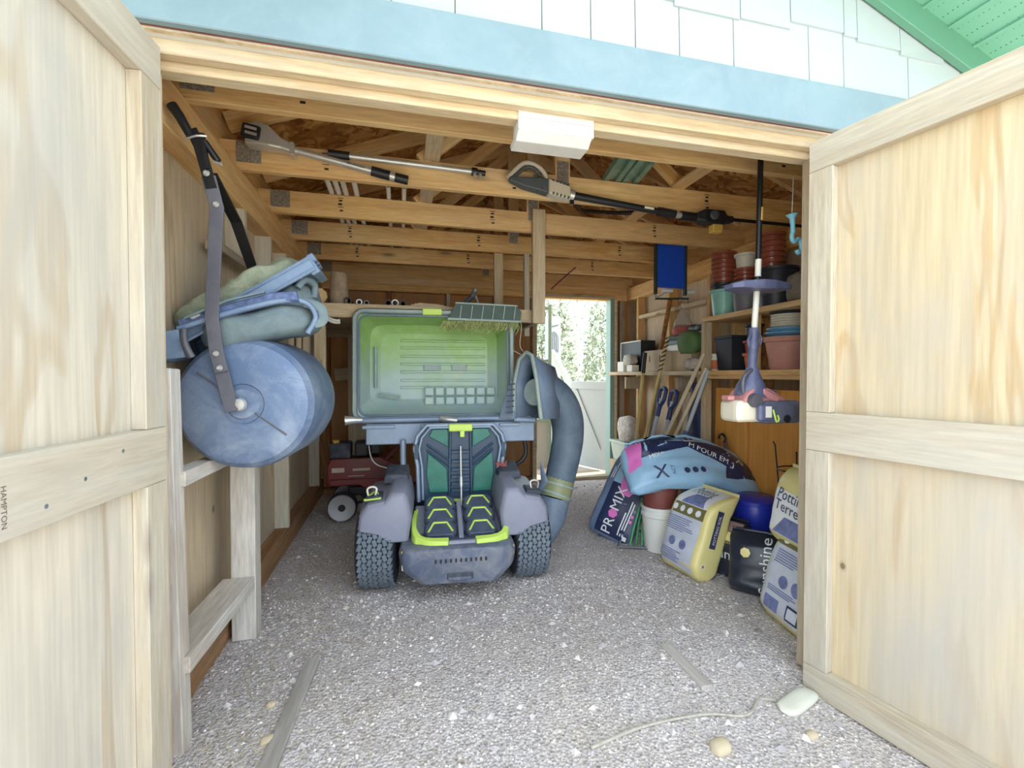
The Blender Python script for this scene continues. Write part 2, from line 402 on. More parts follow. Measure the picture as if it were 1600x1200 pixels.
# ---- front wall around the big opening
OX0, OX1 = -.70, 1.635
mb = MB().box(((XL-.02+OX0)/2, 1.50, 1.07), (OX0-XL+.02, .10, 2.14)).box(((OX1+XR+.02)/2, 1.50, 1.07), (XR-OX1+.02, .10, 2.14))
mb.prism([(XL-.1, 2.13), (XR+.1, 2.13), (XR+.1, 3.06-.375*1.85), (.91, 3.06), (XL-.1, 3.06-.375*1.85)], 1.436, 1.45)
w = mb.build('wall_front', M['ply_wall']); tag(w, 'front gable wall above the double doors, clad in pale shingles', 'wall', kind='structure')
board('header_board', (XL, 1.4515, 2.222), (XR, 1.4515, 2.222), .043, .18, M['white_paint'], w)
board('header_board', (OX0-.08, 1.4905, 2.20), (OX1+.08, 1.4905, 2.20), .035, .214, M['lumber_pale'], w)
board('header_board', (OX0-.08, 1.535, 2.18), (OX1+.08, 1.535, 2.18), .05, .226, M['lumber_pale'], w)
board('jamb_post', (OX0+.01, 1.50, .0), (OX0+.01, 1.50, 2.07), .08, .05, M['lumber_pale'], w, up=(1, 0, 0))
board('jamb_post', (OX1-.01, 1.50, .0), (OX1-.01, 1.50, 2.07), .08, .05, M['lumber_grey'], w, up=(1, 0, 0))
t1 = board('trim_1', (-1.2, 1.4125, 2.215), (2.78, 1.4125, 2.215), .025, .165, M['blue_paint'], bevel=.003)
tag(t1, 'long blue-grey painted fascia board above the doors', 'fascia', kind='structure')
board('flashing', (-1.2, 1.427, 2.134), (2.78, 1.427, 2.134), .004, .005, M['red_line'], w, bevel=0)
rfz = lambda x: 2.983-.375*abs(x-.91)            # lower edge of the green rake board
for course, (z0, joints) in enumerate(((2.302, [-.9, -.72, -.5, -.31, -.02, .17, .45, .62, .783, .953, 1.175, 1.508, 1.673, 2.001, 2.29, 2.52, 2.75]),
                                     (2.49, [-.62, -.4, -.22, .06, .25, .52, .74, .93, 1.2, 1.42, 1.67, 1.735, 1.955, 2.19]),
                                     (2.68, [-.05, .18, .36, .66, .88, 1.05, 1.33, 1.55, 1.72]))):
    for i in range(len(joints)-1):
        a, b = joints[i]+.002, joints[i+1]-.002
        zb = z0+((0, .022, -.006, .03, .01)[(i*3+course) % 5] if course else 0)
        za, zc = min(z0+.235, rfz(a)+.05), min(z0+.235, rfz(b)+.05)
        if min(za, zc) < zb+.02: continue
        y0 = 1.436
        MB().loft([[(a, y0, zb), (b, y0, zb), (b, y0, zc), (a, y0, za)], [(a, y0-.013, zb), (b, y0-.013, zb), (b, y0-.003, zc), (a, y0-.003, za)]]).build('shingle', M['shingle'], w)
for s in (-1, 1):
    pts = [(.91, rfz(.91)), (.91+s*2.05, rfz(.91+2.05)), (.91+s*2.05, rfz(.91+2.05)+.11), (.91, rfz(.91)+.11)]
    MB().prism(pts, 1.395, 1.425).build('rake_board', M['green_paint'], w, bevel=.002)
def soffit_mat():
    t = NT('green_metal_soffit'); v = t.coords((1, 1, 1), False)
    vo = t.node('ShaderNodeTexVoronoi'); vo.inputs['Scale'].default_value = 60; vo.inputs['Randomness'].default_value = .1; t.l(v, vo.inputs['Vector'])
    c = t.ramp(vo.outputs['Distance'], [(.12, lin((50, 96, 84))), (.2, lin((112, 172, 150)))]); return t.out(c, .45)
M['soffit'] = soffit_mat()
for wl_, xx in ((bpy.data.objects['wall_left'], XL-.007), (bpy.data.objects['wall_right'], XR+.007)):
    board('eave_board', (xx, 1.45, 2.335), (xx, 4.95, 2.335), .014, .27, M['lumber'], wl_)
# ---- roof: osb sheets on trusses, metal soffit under the front overhang
roof = lambda x: 3.12-.375*abs(x-.91)
ceil = bpy.data.objects.new('ceiling', None); link(ceil)
tag(ceil, 'open roof of osb sheets on wooden trusses', 'ceiling', kind='structure')
for s in (-1, 1):
    for k, (a, b) in enumerate(((0, 1.2), (1.2, 2.1))):
        for (y0, y1) in ((.95, 2.48), (2.48, 3.68), (3.68, 5.3)):
            MB().loft([[(.91+s*a, y, roof(.91+a)), (.91+s*b, y, roof(.91+b)), (.91+s*b, y, roof(.91+b)+.02), (.91+s*a, y, roof(.91+a)+.02)] for y in (y0, y1)]).build('roof_sheet', M['osb'], ceil)
    MB().loft([[(.91-s*.01, y, roof(.91)+.022), (.91+s*2.12, y, roof(.91+2.12)+.022), (.91+s*2.12, y, roof(.91+2.12)+.04), (.91-s*.01, y, roof(.91)+.04)] for y in (.93, 5.32)]).build('added_roofing', M['green_paint'], ceil)  # unseen outer roof layer, added to block daylight through the sheet joints
    sof = MB()
    x0, x1 = .91, .91+s*2.05; q = lambda x: rfz(x)+.104
    sof.loft([[(x0, y, q(x0)), (x1, y, q(x1)), (x1, y, q(x1)+.006), (x0, y, q(x0)+.006)] for y in (.97, 1.40)])
    for i in range(1, 15):
        x = .91+s*i*.14
        sof.box((x, 1.185, q(x)-.004), (.012, .43, .010), (0, math.atan(.375)*s, 0))
    sof.build('soffit', M['soffit'], ceil)
    MB().loft([[(.91, y, roof(.91)-.10), (.91+s*2.1, y, roof(.91+2.1)-.10), (.91+s*2.1, y, roof(.91+2.1)+.03), (.91, y, roof(.91)+.03)] for y in (.935, .955)]).build('barge_board', M['green_paint'], ceil)
def truss(y, plain_=False):
    c = board('truss', (XL, y, 2.27), (XR, y, 2.27), .038, .14, M['lumber'], ceil)
    inv = c.matrix_basis.inverted()
    def sub(name, p0, p1, w, t, m, up=(0, 0, 1)):
        o = board(name, p0, p1, w, t, m, c, up); o.matrix_basis = inv @ o.matrix_basis; return o
    for s in (-1, 1):
        sub('top_chord', (.91+s*.02, y, roof(.93)-.05), (.91+s*1.72, y, roof(.91+1.72)-.05), .037, .089, M['lumber'])
        sub('web', (.91+s*.03, y, 3.0), (.91+s*.80, y, 2.34), .036, .07, M['lumber'])
        hx = .91+s*1.62
        if s > 0: continue
        o = MB().box((hx, y-.021, 2.285), (.11, .003, .10)).build('nail_plate', M['nailplate'], c); o.matrix_basis = inv
    sub('king_post', (.91, y, 2.34), (.91, y, 3.04), .037, .089, M['lumber'], up=(1, 0, 0))
    o = MB().box((.91, y-.021, 2.35), (.07, .003, .14)).build('nail_plate', M['nailplate'], c); o.matrix_basis = inv
    if not plain_:
        for sx in (-.36, .62, 1.86):
            mb = MB()
            for (dx, dz, w_, h_) in ((0, .05, .035, .004), (0, .035, .022, .010), (-.003, .012, .024, .012), (0, -.006, .035, .003), (.004, -.028, .020, .010)):
                mb.box((sx+dx, y-.0196, 2.27+dz), (w_, .0006, h_))
            o = mb.build('stamp', M['black'], c); o.matrix_basis = inv
    return c
for y in (1.92, 2.50, 3.10, 3.66, 4.24): truss(y)
truss(4.90, True)
M['red_ink'] = plain('red_stencil', (150, 54, 34), .8)
lettering('23', .085, M['red_ink'], ceil, lambda x, y: (-.62+x*.94, 2.17+y, roof(-.62+x*.94)-.002))
board('lateral_brace', (.17, 1.60, 2.352), (.17, 4.9, 2.352), .085, .02, M['lumber_pale'], ceil)
board('lateral_brace', (1.66, 1.60, 2.352), (1.66, 4.9, 2.352), .085, .02, M['lumber'], ceil)
# ---- the two big doors, opened outwards
def big_door(name, hinge, ang, side, label, ply):
    """local x runs from the hinge along the leaf, the framed inner face looks to side*y"""
    d = bpy.data.objects.new(name, None); d.location = (*hinge, 0); d.rotation_euler = (0, 0, ang); link(d)
    tag(d, label, 'door', kind='structure')
    W, zb, zt, p = 1.12, -.03, 2.09, .036
    y = lambda a: side*a
    MB().box((W/2-.005, y(-.007), (zb+zt)/2), (W+.01, .014, zt-zb-.01)).build('panel', ply, d)
    def bd(n, x0, z0, x1, z1):
        if x1-x0 > z1-z0: o = MB().box((0, 0, 0), (x1-x0, p, z1-z0)); m = mat4(((x0+x1)/2, y(p/2), (z0+z1)/2))
        else: o = MB().box((0, 0, 0), (z1-z0, p, x1-x0)); m = mat4(((x0+x1)/2, y(p/2), (z0+z1)/2), (0, R(90), 0))
        o.build(n, M['doorframe'], d, m, bevel=.002)
    bd('rail', 0, zt-.115, W, zt); bd('rail', 0, .912, W, 1.058); bd('rail', 0, zb, W, zb+.105)
    for a, b in ((zb+.106, .911), (1.059, zt-.116)):
        bd('stile', 0, a, .088, b); bd('stile', W-.088, a, W, b)
    return d
dl = big_door('door_1', (-.664, 1.45), R(-94), 1, 'left leaf of the plywood double door, standing open', M['ply_door'])
dr = big_door('door_2', (1.568, 1.45), -R(90-10.6), -1, 'right leaf of the plywood double door, standing open', M['ply_door_warm'])
M['ink'] = plain('faded_ink', (96, 84, 74), .8)
lettering('HAMPTON', .0155, M['ink'], dl, lambda x, y: (.486-y, .0365, .972-x))
for i in range(3):
    px, pz = ((.30, .98), (.18, 1.02), (.40, .95), (.30, .94), (.12, .95), (.46, 1.0))[i]
    MB().cyl((px, .0355, pz), (px, .0375, pz), .0045, n=8).build('screw_head', M['metal'], dl)
# ================================================================ the ride-on mower with its bagger lid open
M['fender'] = plain('grey_mower_plastic', (128, 132, 152), .45, var=.05, scale=3, dust=(160, 160, 170), damt=.3)
M['bumper'] = plain('dusty_bumper_plastic', (84, 94, 116), .55, var=.1, scale=5, dust=(150, 150, 150), damt=.65, bumpy=.1)
M['lime'] = plain('lime_plastic', (196, 226, 104), .45, var=.05)
M['pack'] = plain('battery_case', (62, 72, 92), .55, var=.12, dust=(104, 116, 136), damt=.4)
M['hatch'] = plain('dark_teal_plastic', (40, 66, 92), .42, var=.15)
M['hatch_green'] = plain('green_mesh_panel', (36, 112, 98), .4, var=.25, scale=14)
M['rubber'] = plain('tyre_rubber', (34, 40, 48), .85, var=.12, scale=12)
M['tread'] = plain('tyre_tread', (96, 108, 120), .8, var=.12, scale=12, dust=(132, 140, 148), damt=.5)
M['frame_grey'] = plain('blue_grey_metal', (128, 146, 170), .4, .15, var=.06, dust=(160, 176, 190), damt=.3)
M['chute'] = plain('chute_plastic', (104, 122, 146), .5, var=.1, scale=4, dust=(140, 152, 162), damt=.6)
M['chute_dark'] = plain('chute_rubber', (84, 102, 120), .55, var=.12, scale=4, dust=(128, 138, 146), damt=.5)
M['olive'] = plain('olive_collar', (138, 144, 104), .4, var=.1)
M['grass'] = plain('dried_grass_clippings', (168, 176, 118), .9, var=.3, scale=40)
M['sticker'] = plain('white_sticker', (226, 226, 214), .5, var=.03)
M['amber_sticker'] = plain('amber_sticker', (206, 170, 84), .5, var=.05)
M['red_wire'] = plain('red_wire', (190, 96, 84), .5)
def hood_mat():
    t = NT('grass_stained_hood'); v = t.coords((1, 1, 1), False)
    sx = t.node('ShaderNodeSeparateXYZ'); t.l(v, sx.inputs[0])
    n = t.noise(v, 3, 5, .6, .5)
    ad = t.node('ShaderNodeMath', operation='MULTIPLY_ADD'); ad.inputs[1].default_value = .55; t.l(n, ad.inputs[0]); t.l(sx.outputs[2], ad.inputs[2])
    c = t.ramp(ad.outputs[0], [(.0, lin((150, 174, 192))), (.50, lin((168, 190, 186))), (.80, lin((150, 186, 112))), (1.0, lin((136, 172, 96)))])
    mp = ad; d = t.noise(v, 9, 6, .7); c = t.mix(t.ramp(d, [(.5, (0, 0, 0)), (.75, (.5,)*3)]), c, lin((196, 206, 178)))
    return t.out(c, .45)
M['hood'] = hood_mat()
M['hood_rim'] = plain('hood_rim_plastic', (140, 158, 158), .5, var=.08, dust=(176, 188, 170), damt=.6)
mw = thing('riding_mower', 'grey and lime ride-on mower with its bagger lid and battery hatch open', 'mower', (.31, 2.68, 0), (0, 0, R(-3.6)))
def tyre(x, y, r, w, name='wheel'):
    h = w/2; prof = [(r*.52, -h*.8), (r*.62, -h*.96), (r*.80, -h), (r*.93, -h*.9), (r*.975, -h*.6), (r*.985, 0), (r*.975, h*.6), (r*.93, h*.9), (r*.80, h), (r*.62, h*.96), (r*.52, h*.8)]
    m = mat4((x, y, r)) @ mat4((0, 0, 0), (0, R(90), 0))
    wl = MB().lathe(prof, 40, m).build(name, M['rubber'], mw, smooth=40)
    tr = MB(); rows = 7; n = 38
    for i in range(n):
        for k in range(rows):
            zz = (-h*.84)+(k+.5)*(h*1.68/rows); a = 2*math.pi*(i+(.5 if k % 2 else 0))/n
            edge = abs(zz)/h; rr = r*(1.0-.055*max(0, edge-.45)**1.2*2)
            m2 = m @ Matrix.Rotation(a, 4, 'Z')
            tw = .35*(1 if k % 2 else -1)
            tr.box((rr-.004, 0, zz), (.014, r*.145, h*1.68/rows*.80), (tw, 0, 0), m2)
    tr.build('tread', M['tread'], wl)
    MB().lathe([(0, -h*.55), (r*.5, -h*.55), (r*.53, -h*.78), (r*.53, h*.78), (r*.5, h*.55), (0, h*.55)], 24, m).build('rim', M['black_dusty'], wl, smooth=40)
    return wl
for s in (-1, 1): tyre(s*.432, 0, .235, .215)
for s in (-1, 1): tyre(s*.36, 1.12, .13, .10, 'caster_wheel')
# fenders: lofted along the length of the mower
fp = [(.255, .30), (.235, .44), (.255, .54), (.275, .575), (.345, .575), (.385, .53), (.475, .515), (.515, .46), (.525, .375), (.42, .35), (.36, .30)]
for s in (-1, 1):
    def ring(y, k, dz=0):
        cx, cz = .38, .42
        return [(s*(cx+(x-cx)*k), y, cz+(z-cz)*k+dz) for x, z in fp]
    fd = MB().loft([ring(-.215, .86, -.01), ring(-.195, .97), ring(-.05, 1.0, .01), ring(.22, 1.0, .02), ring(.30, .9, .01)]).build('fender', M['fender'], mw, smooth=28, bevel=.006)
    MB().box((s*.445, -.10, .532), (.10, .14, .022), (0, s*R(6), 0), top=(.8, .8)).build('control_panel', M['black_dusty'], fd, bevel=.004)
    MB().tube(smoothpath([(s*.44, -.12, .535), (s*.43, -.12, .575), (s*.45, -.115, .587), (s*.48, -.11, .575), (s*.475, -.11, .535)], 3), .006, 6).build('lever', M['sticker'] if s < 0 else M['alu'], fd, smooth=60)
    tri = [V((s*.405, -.166, .535)), V((s*.49, -.166, .528)), V((s*.44, -.05, .552))]
    mb = MB()
    for i in range(3): mb.tube([tri[i], tri[(i+1) % 3]], .005, 6)
    if s < 0: mb.build('lime_trim', M['lime'], fd)
    MB().box((s*.34, .16, .60), (.15, .22, .05), (R(8), 0, 0), top=(.85, .9)).build('storage_box', M['black_dusty'], fd, bevel=.006)
    if s > 0:
        mb = MB(); rr = random.Random(2)
        for i in range(14):
            a = rr.uniform(0, 6.28); mb.tube([(.30, .12, .63), (.30+.035*math.cos(a), .12+.03*math.sin(a), .63+rr.uniform(.0, .035))], .003, 4)
        mb.build('wiring', M['red_wire'], fd)
# rear body shell
bp = [(-.29, .305), (-.305, .27), (-.295, .19), (-.20, .112), (.22, .105), (.305, .19), (.315, .27), (.30, .305), (.18, .312), (-.18, .312)]
sc = lambda y, k, kz=1: [(x*k, y, .21+(z-.21)*kz) for x, z in bp]
bd_ = MB().loft([sc(-.345, .80, .86), sc(-.325, .93, .96), sc(-.27, 1, 1), sc(.10, 1, 1)]).build('rear_body', M['bumper'], mw, smooth=30, bevel=.004)
for i in range(11): MB().box((-.115+i*.026, -.347, .242), (.009, .006, .018)).build('vent_slot', M['black'], bd_)
MB().box((.01, -.347, .160), (.135, .008, .036)).build('tow_recess', M['black_dusty'], bd_, bevel=.008)
MB().box((.01, -.350, .148), (.12, .010, .016)).build('recess_lip', M['bumper'], bd_, bevel=.004)
for (z, w_, h_, m) in ((.283, .036, .014, 'amber_sticker'), (.258, .036, .026, 'black_dusty'), (.205, .030, .028, 'sticker')):
    MB().box((-.275, -.312, z), (w_, .004, h_), (0, 0, R(-38))).build('label_sticker', M[m], bd_)
MB().box((.292, -.300, .26), (.03, .004, .05), (0, 0, R(38))).build('label_sticker', M['amber_sticker'], bd_)
# battery bay
bay = MB().box((.02, -.06, .305), (.50, .38, .06), (R(25), 0, 0)).build('battery_bay', M['fender'], mw, bevel=.006)
tz = lambda y: .338+(y+.19)*.235
for k, y in enumerate((-.175, -.08, .015)):
    for s in (-1, 1):
        x = .025+s*.112; z = .318+.045*k
        o = MB(); hexa = [(-.088, -.02), (-.07, -.052), (.07, -.052), (.088, -.02), (.088, .03), (.06, .055), (-.06, .055), (-.088, .03)]
        o.loft([[(a*k2, b*k2, zz) for a, b in hexa] for k2, zz in ((.93, -.022), (1, -.016), (1, .012), (.90, .030))])
        pk = o.build('battery_pack', M['pack'], mw, mat4((x, y, z+.02), (R(31), 0, 0)), smooth=25, bevel=.004)
        ch = MB(); P = [(-.066, -.026), (-.036, .036), (.036, .036), (.066, -.026)]
        for i in range(3):
            a, b = P[i], P[i+1]; ch.tube([(a[0], a[1], .031), (b[0], b[1], .031)], .0055, 6)
        ch.build('lime_chevron', M['lime'], pk)
MB().box((.025, -.08, .362), (.028, .30, .05), (R(25), 0, 0)).build('bay_divider', M['fender'], mw, bevel=.004)
for s in (-1, 1):
    pts = smoothpath([(.025+s*.235, .0, .385), (.025+s*.245, -.10, .36), (.025+s*.235, -.205, .33), (.025+s*.19, -.262, .308), (.025+s*.07, -.272, .303)], 4)
    mb = MB(); ring_ = []
    n = len(pts)
    mb.loft([[(p.x-s*.0, p.y, p.z-.045), (p.x+s*.028*(1 if i < n*.6 else .2), p.y-.045*(i/n), p.z-.045), (p.x+s*.024*(1 if i < n*.6 else .2), p.y-.04*(i/n), p.z+.026), (p.x, p.y, p.z+.036)] for i, p in enumerate(pts)])
    mb.build('lime_handle', M['lime'], mw, smooth=30, bevel=.003)
MB().box((.025, -.285, .30), (.15, .03, .05), (R(-10), 0, 0)).build('latch_plate', M['fender'], mw, bevel=.005)
# open battery hatch
hp = [(-.255, .0), (-.262, .22), (-.28, .33), (-.262, .405), (-.205, .470), (.205, .470), (.262, .405), (.28, .33), (.262, .22), (.255, .0)]
hm = mat4((.045, .14, .42), (0, 0, 0))
ht = MB().prism(hp, .025, .05).build('hatch', M['hatch'], mw, hm)
mb = MB()
for k, (kk, rr) in enumerate(((1.0, .013), (.90, .008))):
    pts = [(x*kk, 0.012-.01*k, .235+(z-.235)*(1-(1-kk)*.6)) for x, z in hp]
    mb.tube(pts, rr, 6)
mb.build('hatch_rim', M['frame_grey'], ht, smooth=50)
for s in (-1, 1):
    MB().prism([(s*.075, .05), (s*.19, .05), (s*.21, .16), (s*.20, .30), (s*.085, .20)], .010, .026).build('mesh_panel', M['hatch_green'], ht, bevel=.004)
    MB().prism([(s*.075, .33), (s*.195, .40), (s*.17, .445), (s*.075, .445)], .012, .026).build('mesh_panel', M['hatch_green'], ht, bevel=.004)
    for (za, zb) in ((.21, .315), (.245, .35)): MB().tube([(s*.065, .014, za), (s*.205, .014, zb)], .008, 6).build('rib', M['hatch'], ht)
    MB().tube([(s*.07, .012, .02), (s*.062, .012, .42)], .008, 6).build('rib', M['hatch'], ht)
    MB().loft([[(s*.255, .0, z), (s*.285, .0, z), (s*.285, .05, z), (s*.255, .05, z)] for z in (.26, .36)]).build('side_pocket', M['hatch'], ht, bevel=.004)
for z in (.06, .10, .145, .19, .24, .30): MB().box((0, .016, z), (.115, .016, .022)).build('rib', M['hatch'], ht, bevel=.003)
MB().box((.0, -.006, .455), (.145, .03, .046)).build('lime_latch', M['lime'], ht, bevel=.006)
MB().box((.01, -.006, .42), (.028, .02, .05)).build('lime_hook', M['lime'], ht, bevel=.004)
MB().tube([(0, -.01, .34), (0, -.035, .19), (0, -.05, .11), (0, -.075, -.01)], .006, 8).tube([(0, -.04, .155), (0, -.05, .10)], .011, 8).build('gas_strut', M['alu'], ht, smooth=50)
MB().box((0, -.012, .006), (.13, .02, .014)).build('lime_strip', M['lime'], ht)
# bagger frame
fr = MB().box((.005, .30, .825), (1.09, .035, .135)).build('bagger_crossbar', M['frame_grey'], mw, bevel=.006)
MB().tube([(-.63, .27, .915), (.52, .27, .915)], .018, 10).build('bagger_tube', M['frame_grey'], fr, smooth=50)
MB().tube([(-.66, .255, .918), (-.60, .265, .920)], [.030, .020], 12).tube([(-.60, .265, .92), (-.52, .27, .916)], [.018, .012], 10).build('end_knob', M['alu'], fr, smooth=50)
MB().tube(smoothpath([(-.075, .26, .92), (-.03, .24, .915), (.03, .235, .908)], 3), .020, 10).build('latch_handle', M['alu'], fr, smooth=60)
MB().tube([(.40, .24, .91), (.54, .235, .902)], .019, 12).tube([(.537, .235, .902), (.542, .235, .902)], .012, 10).build('hinge_tube', M['frame_grey'], fr, smooth=50)
for x in (-.46, -.10, .16, .38): MB().box((x, .275, .872), (.20 if x < 0 else .14, .016, .022)).build('slot_rib', M['frame_grey'], fr, bevel=.003)
for s in (-1, 1): MB().tube([(s*.31, .25, .50), (s*.31, .25, .79)], .018, 10).build('upright_tube', M['frame_grey'], fr, smooth=50)
MB().tube(smoothpath([(.40, .3, .86), (.475, .3, .78), (.49, .3, .66), (.42, .28, .60), (.36, .25, .58)], 5), .014, 8).build('cable', M['black'], fr, smooth=60)
# seat block and front deck behind the hatch
MB().box((0, .45, .44), (.50, .30, .22), top=(.9, .9)).build('seat_base', M['black_dusty'], mw, bevel=.03, seg=2)
MB().loft([[(-.40, y, z0), (.40, y, z0), (.40, y, z0+.14), (-.40, y, z0+.14)] for y, z0 in ((.30, .16), (1.05, .15))]).build('cutting_deck', M['black_dusty'], mw, bevel=.02, seg=2)
# hood: deep tray with its hollow side to the back of the mower
def rect(x0, x1, z0, z1, c, y, n=3):
    P = []
    for (cx, cz, a0) in ((x1-c, z1-c, 0), (x0+c, z1-c, 90), (x0+c, z0+c, 180), (x1-c, z0+c, 270)):
        for k in range(n+1):
            a = R(a0+90*k/n); P.append((cx+c*math.cos(a), y, cz+c*math.sin(a)))
    return P
hood_m = mat4((-.105, .335, .905), (R(-3), 0, 0))
hd = MB()
hd.loft([rect(-.515, .515, .0, .715, .06, -.015), rect(-.53, .53, -.012, .727, .065, .015), rect(-.45, .45, .06, .67, .10, .24), rect(-.40, .40, .10, .63, .09, .27)], caps=False)
hd.loft([rect(-.485, .485, .03, .685, .055, -.012), rect(-.44, .44, .085, .655, .09, .20), rect(-.375, .375, .14, .60, .07, .245)], caps=False)
hd.loft([rect(-.515, .515, .0, .715, .06, -.015), rect(-.485, .485, .03, .685, .055, -.012)], caps=False)
hd.add(rect(-.375, .375, .14, .60, .07, .245), [tuple(range(16))]); hd.add(rect(-.40, .40, .10, .63, .09, .27), [tuple(range(16))])
hood = hd.build('bagger_hood', M['hood'], mw, hood_m, smooth=40)
for z in (.22, .27, .33, .385, .44, .50, .55): MB().box((.06, .238, z), (.60, .012, .018)).build('hood_rib', M['hood'], hood, bevel=.005)
for i in range(7):
    for j in range(2): MB().box((-.04+i*.072, .205-.012*j, .125+j*.066), (.064, .02, .058)).build('hood_grid', M['hood'], hood, bevel=.008)
for (x, w_) in ((-.02, .12), (.17, .11)): MB().box((x, .235, .36), (w_, .012, .05)).build('hood_boss', M['hood_rim'], hood, bevel=.006)
for (a, b) in ((((-.40, .19, .22)), (-.40, .19, .50)), ((-.385, .20, .17), (-.24, .205, .15))): MB().tube([a, b], .012, 6).build('hood_bead', M['hood_rim'], hood)
ro = rect(-.508, .508, .006, .708, .06, -.016, 4)
MB().tube(ro+[ro[0]], .018, 6, caps=False).build('hood_rim', M['hood_rim'], hood, smooth=60)
ri = rect(-.482, .482, .034, .682, .055, -.014, 4)
MB().tube(ri+[ri[0]], .007, 6, caps=False).build('hood_seal', M['chute'], hood, smooth=60)
MB().box((-.02, -.028, .708), (.125, .03, .042)).build('hood_catch', M['lime'], hood, bevel=.005)
# grass deflector trough on the rim
dk = plain('dark_green_plastic', (52, 74, 66), .5, var=.1, dust=(90, 108, 90), damt=.3)
df = MB().loft([[(.08, -.048, .66), (.13, -.048, .765), (.545, -.048, .755), (.575, -.048, .72), (.565, -.048, .655)], [(.10, .08, .68), (.14, .08, .75), (.53, .08, .74), (.555, .08, .715), (.55, .08, .675)]]).build('deflector', dk, hood, bevel=.003)
for i in range(6): MB().box((.165+i*.072, -.052, .708), (.006, .012, .088), (0, R(8), 0)).build('deflector_rib', M['hood_rim'], df)
MB().tube([(.08, -.052, .662), (.57, -.052, .652)], .008, 6).tube([(.13, -.052, .768), (.545, -.052, .758)], .006, 6).build('deflector_lip', M['hood_rim'], df, smooth=60)
mb = MB(); rr = random.Random(11)
for i in range(900):
    x = rr.uniform(.05, .56); z = .655-abs(rr.gauss(0, .02)); L = rr.uniform(.01, .05)
    y = -.045+rr.uniform(-.012, .05); dx = rr.uniform(-.02, .02); w_ = .0015
    mb.add([(x-w_, y, z), (x+w_, y, z), (x+dx+w_, y+rr.uniform(-.01, .01), z-L*.7), (x+dx*1.8, y, z-L)], [(0, 1, 2, 3)])
gr = mb.build('grass_clippings', M['grass'], hood); tag(gr, kind='stuff')
MB().tube(smoothpath([(.555, -.03, .70), (.575, -.035, .62), (.56, -.05, .50), (.58, -.06, .45)], 4), .003, 5).tube([(.52, -.03, .46), (.60, -.10, .40)], .003, 5).build('cord', M['straw'], hood)
# discharge chute with its big elbow
ch = bpy.data.objects.new('discharge_chute', None); link(ch, mw)
mouth = [(.385, .20, .915), (.335, .10, .915), (.40, .03, .92), (.50, .01, .925), (.485, .02, 1.30), (.455, .05, 1.345), (.40, .12, 1.345), (.385, .16, 1.30)]
mb = MB()
for k in range(1): mb.tube([(.395, .22, .915), (.395, .20, 1.14), (.425, .18, 1.30), (.462, .12, 1.345), (.485, .07, 1.32), (.505, .04, 1.18), (.53, .02, .93)], .014, 8)
mb.build('chute_mouth_rim', M['hood_rim'], ch, smooth=60)
mb = MB()
A = [(.395, .22, .915), (.395, .21, 1.14), (.425, .18, 1.30), (.462, .12, 1.345), (.485, .07, 1.32), (.505, .04, 1.18), (.53, .02, .93)]
B = [(.60, .33, .905), (.58, .33, 1.10), (.58, .32, 1.22), (.64, .28, 1.28), (.67, .22, 1.25), (.69, .16, 1.12), (.68, .12, .92)]
mb.loft([A, B], closed=False, caps=False); mb.add(B, [tuple(range(7))])
sh = mb.build('chute_hood', M['chute'], ch, smooth=40)
so = sh.modifiers.new('thickness', 'SOLIDIFY'); so.thickness = .008
cc = Matrix.Translation((.525, .165, 1.09)) @ basis((-.62, -.62, .1)).to_4x4() @ Matrix.Rotation(R(90), 4, 'Y')
MB().lathe([(.080, -.02), (.088, .0), (.082, .006), (.0, .004)], 24, cc).build('tube_end', M['hood_rim'], ch, smooth=40)
MB().prism([(-.11, 0), (.0, 0), (.0, .28), (-.035, .24)], .0, .02, M=mat4((.40, .20, .915), (0, 0, R(-25)))).build('gusset_plate', M['chute'], ch, bevel=.003)
for i in range(6): MB().box((.362+.002*i, .185, .96+i*.036), (.045, .035, .007), (0, R(-8), R(-25))).build('gusset_slot', M['black_dusty'], ch)
pts = smoothpath([(.60, .24, 1.11), (.70, .25, 1.04), (.765, .26, .92), (.775, .26, .78), (.75, .25, .64), (.71, .23, .50)], 5)
MB().tube(pts, [.118-.02*i/(len(pts)-1) for i in range(len(pts))], 22).build('elbow_tube', M['chute_dark'], ch, smooth=50)
MB().tube([(.715, .235, .515), (.70, .225, .47), (.682, .215, .425), (.668, .205, .385)], [.098, .101, .104, .104], 22).build('collar', M['olive'], ch, smooth=50)
MB().tube([(.702, .226, .475), (.698, .224, .463)], .109, 22).tube([(.676, .21, .412), (.671, .207, .400)], .109, 22).build('collar_band', M['hood_rim'], ch, smooth=50)
MB().tube([(.67, .205, .39), (.64, .19, .27), (.56, .18, .18)], [.098, .10, .11], 22).build('lower_boot', M['chute'], ch, smooth=50)
MB().tube([(.56, .16, .64), (.60, .2, .50), (.585, .2, .42)], [.004, .03, .05], 10, flat=.4).build('boot_flange', M['chute'], ch, smooth=50)
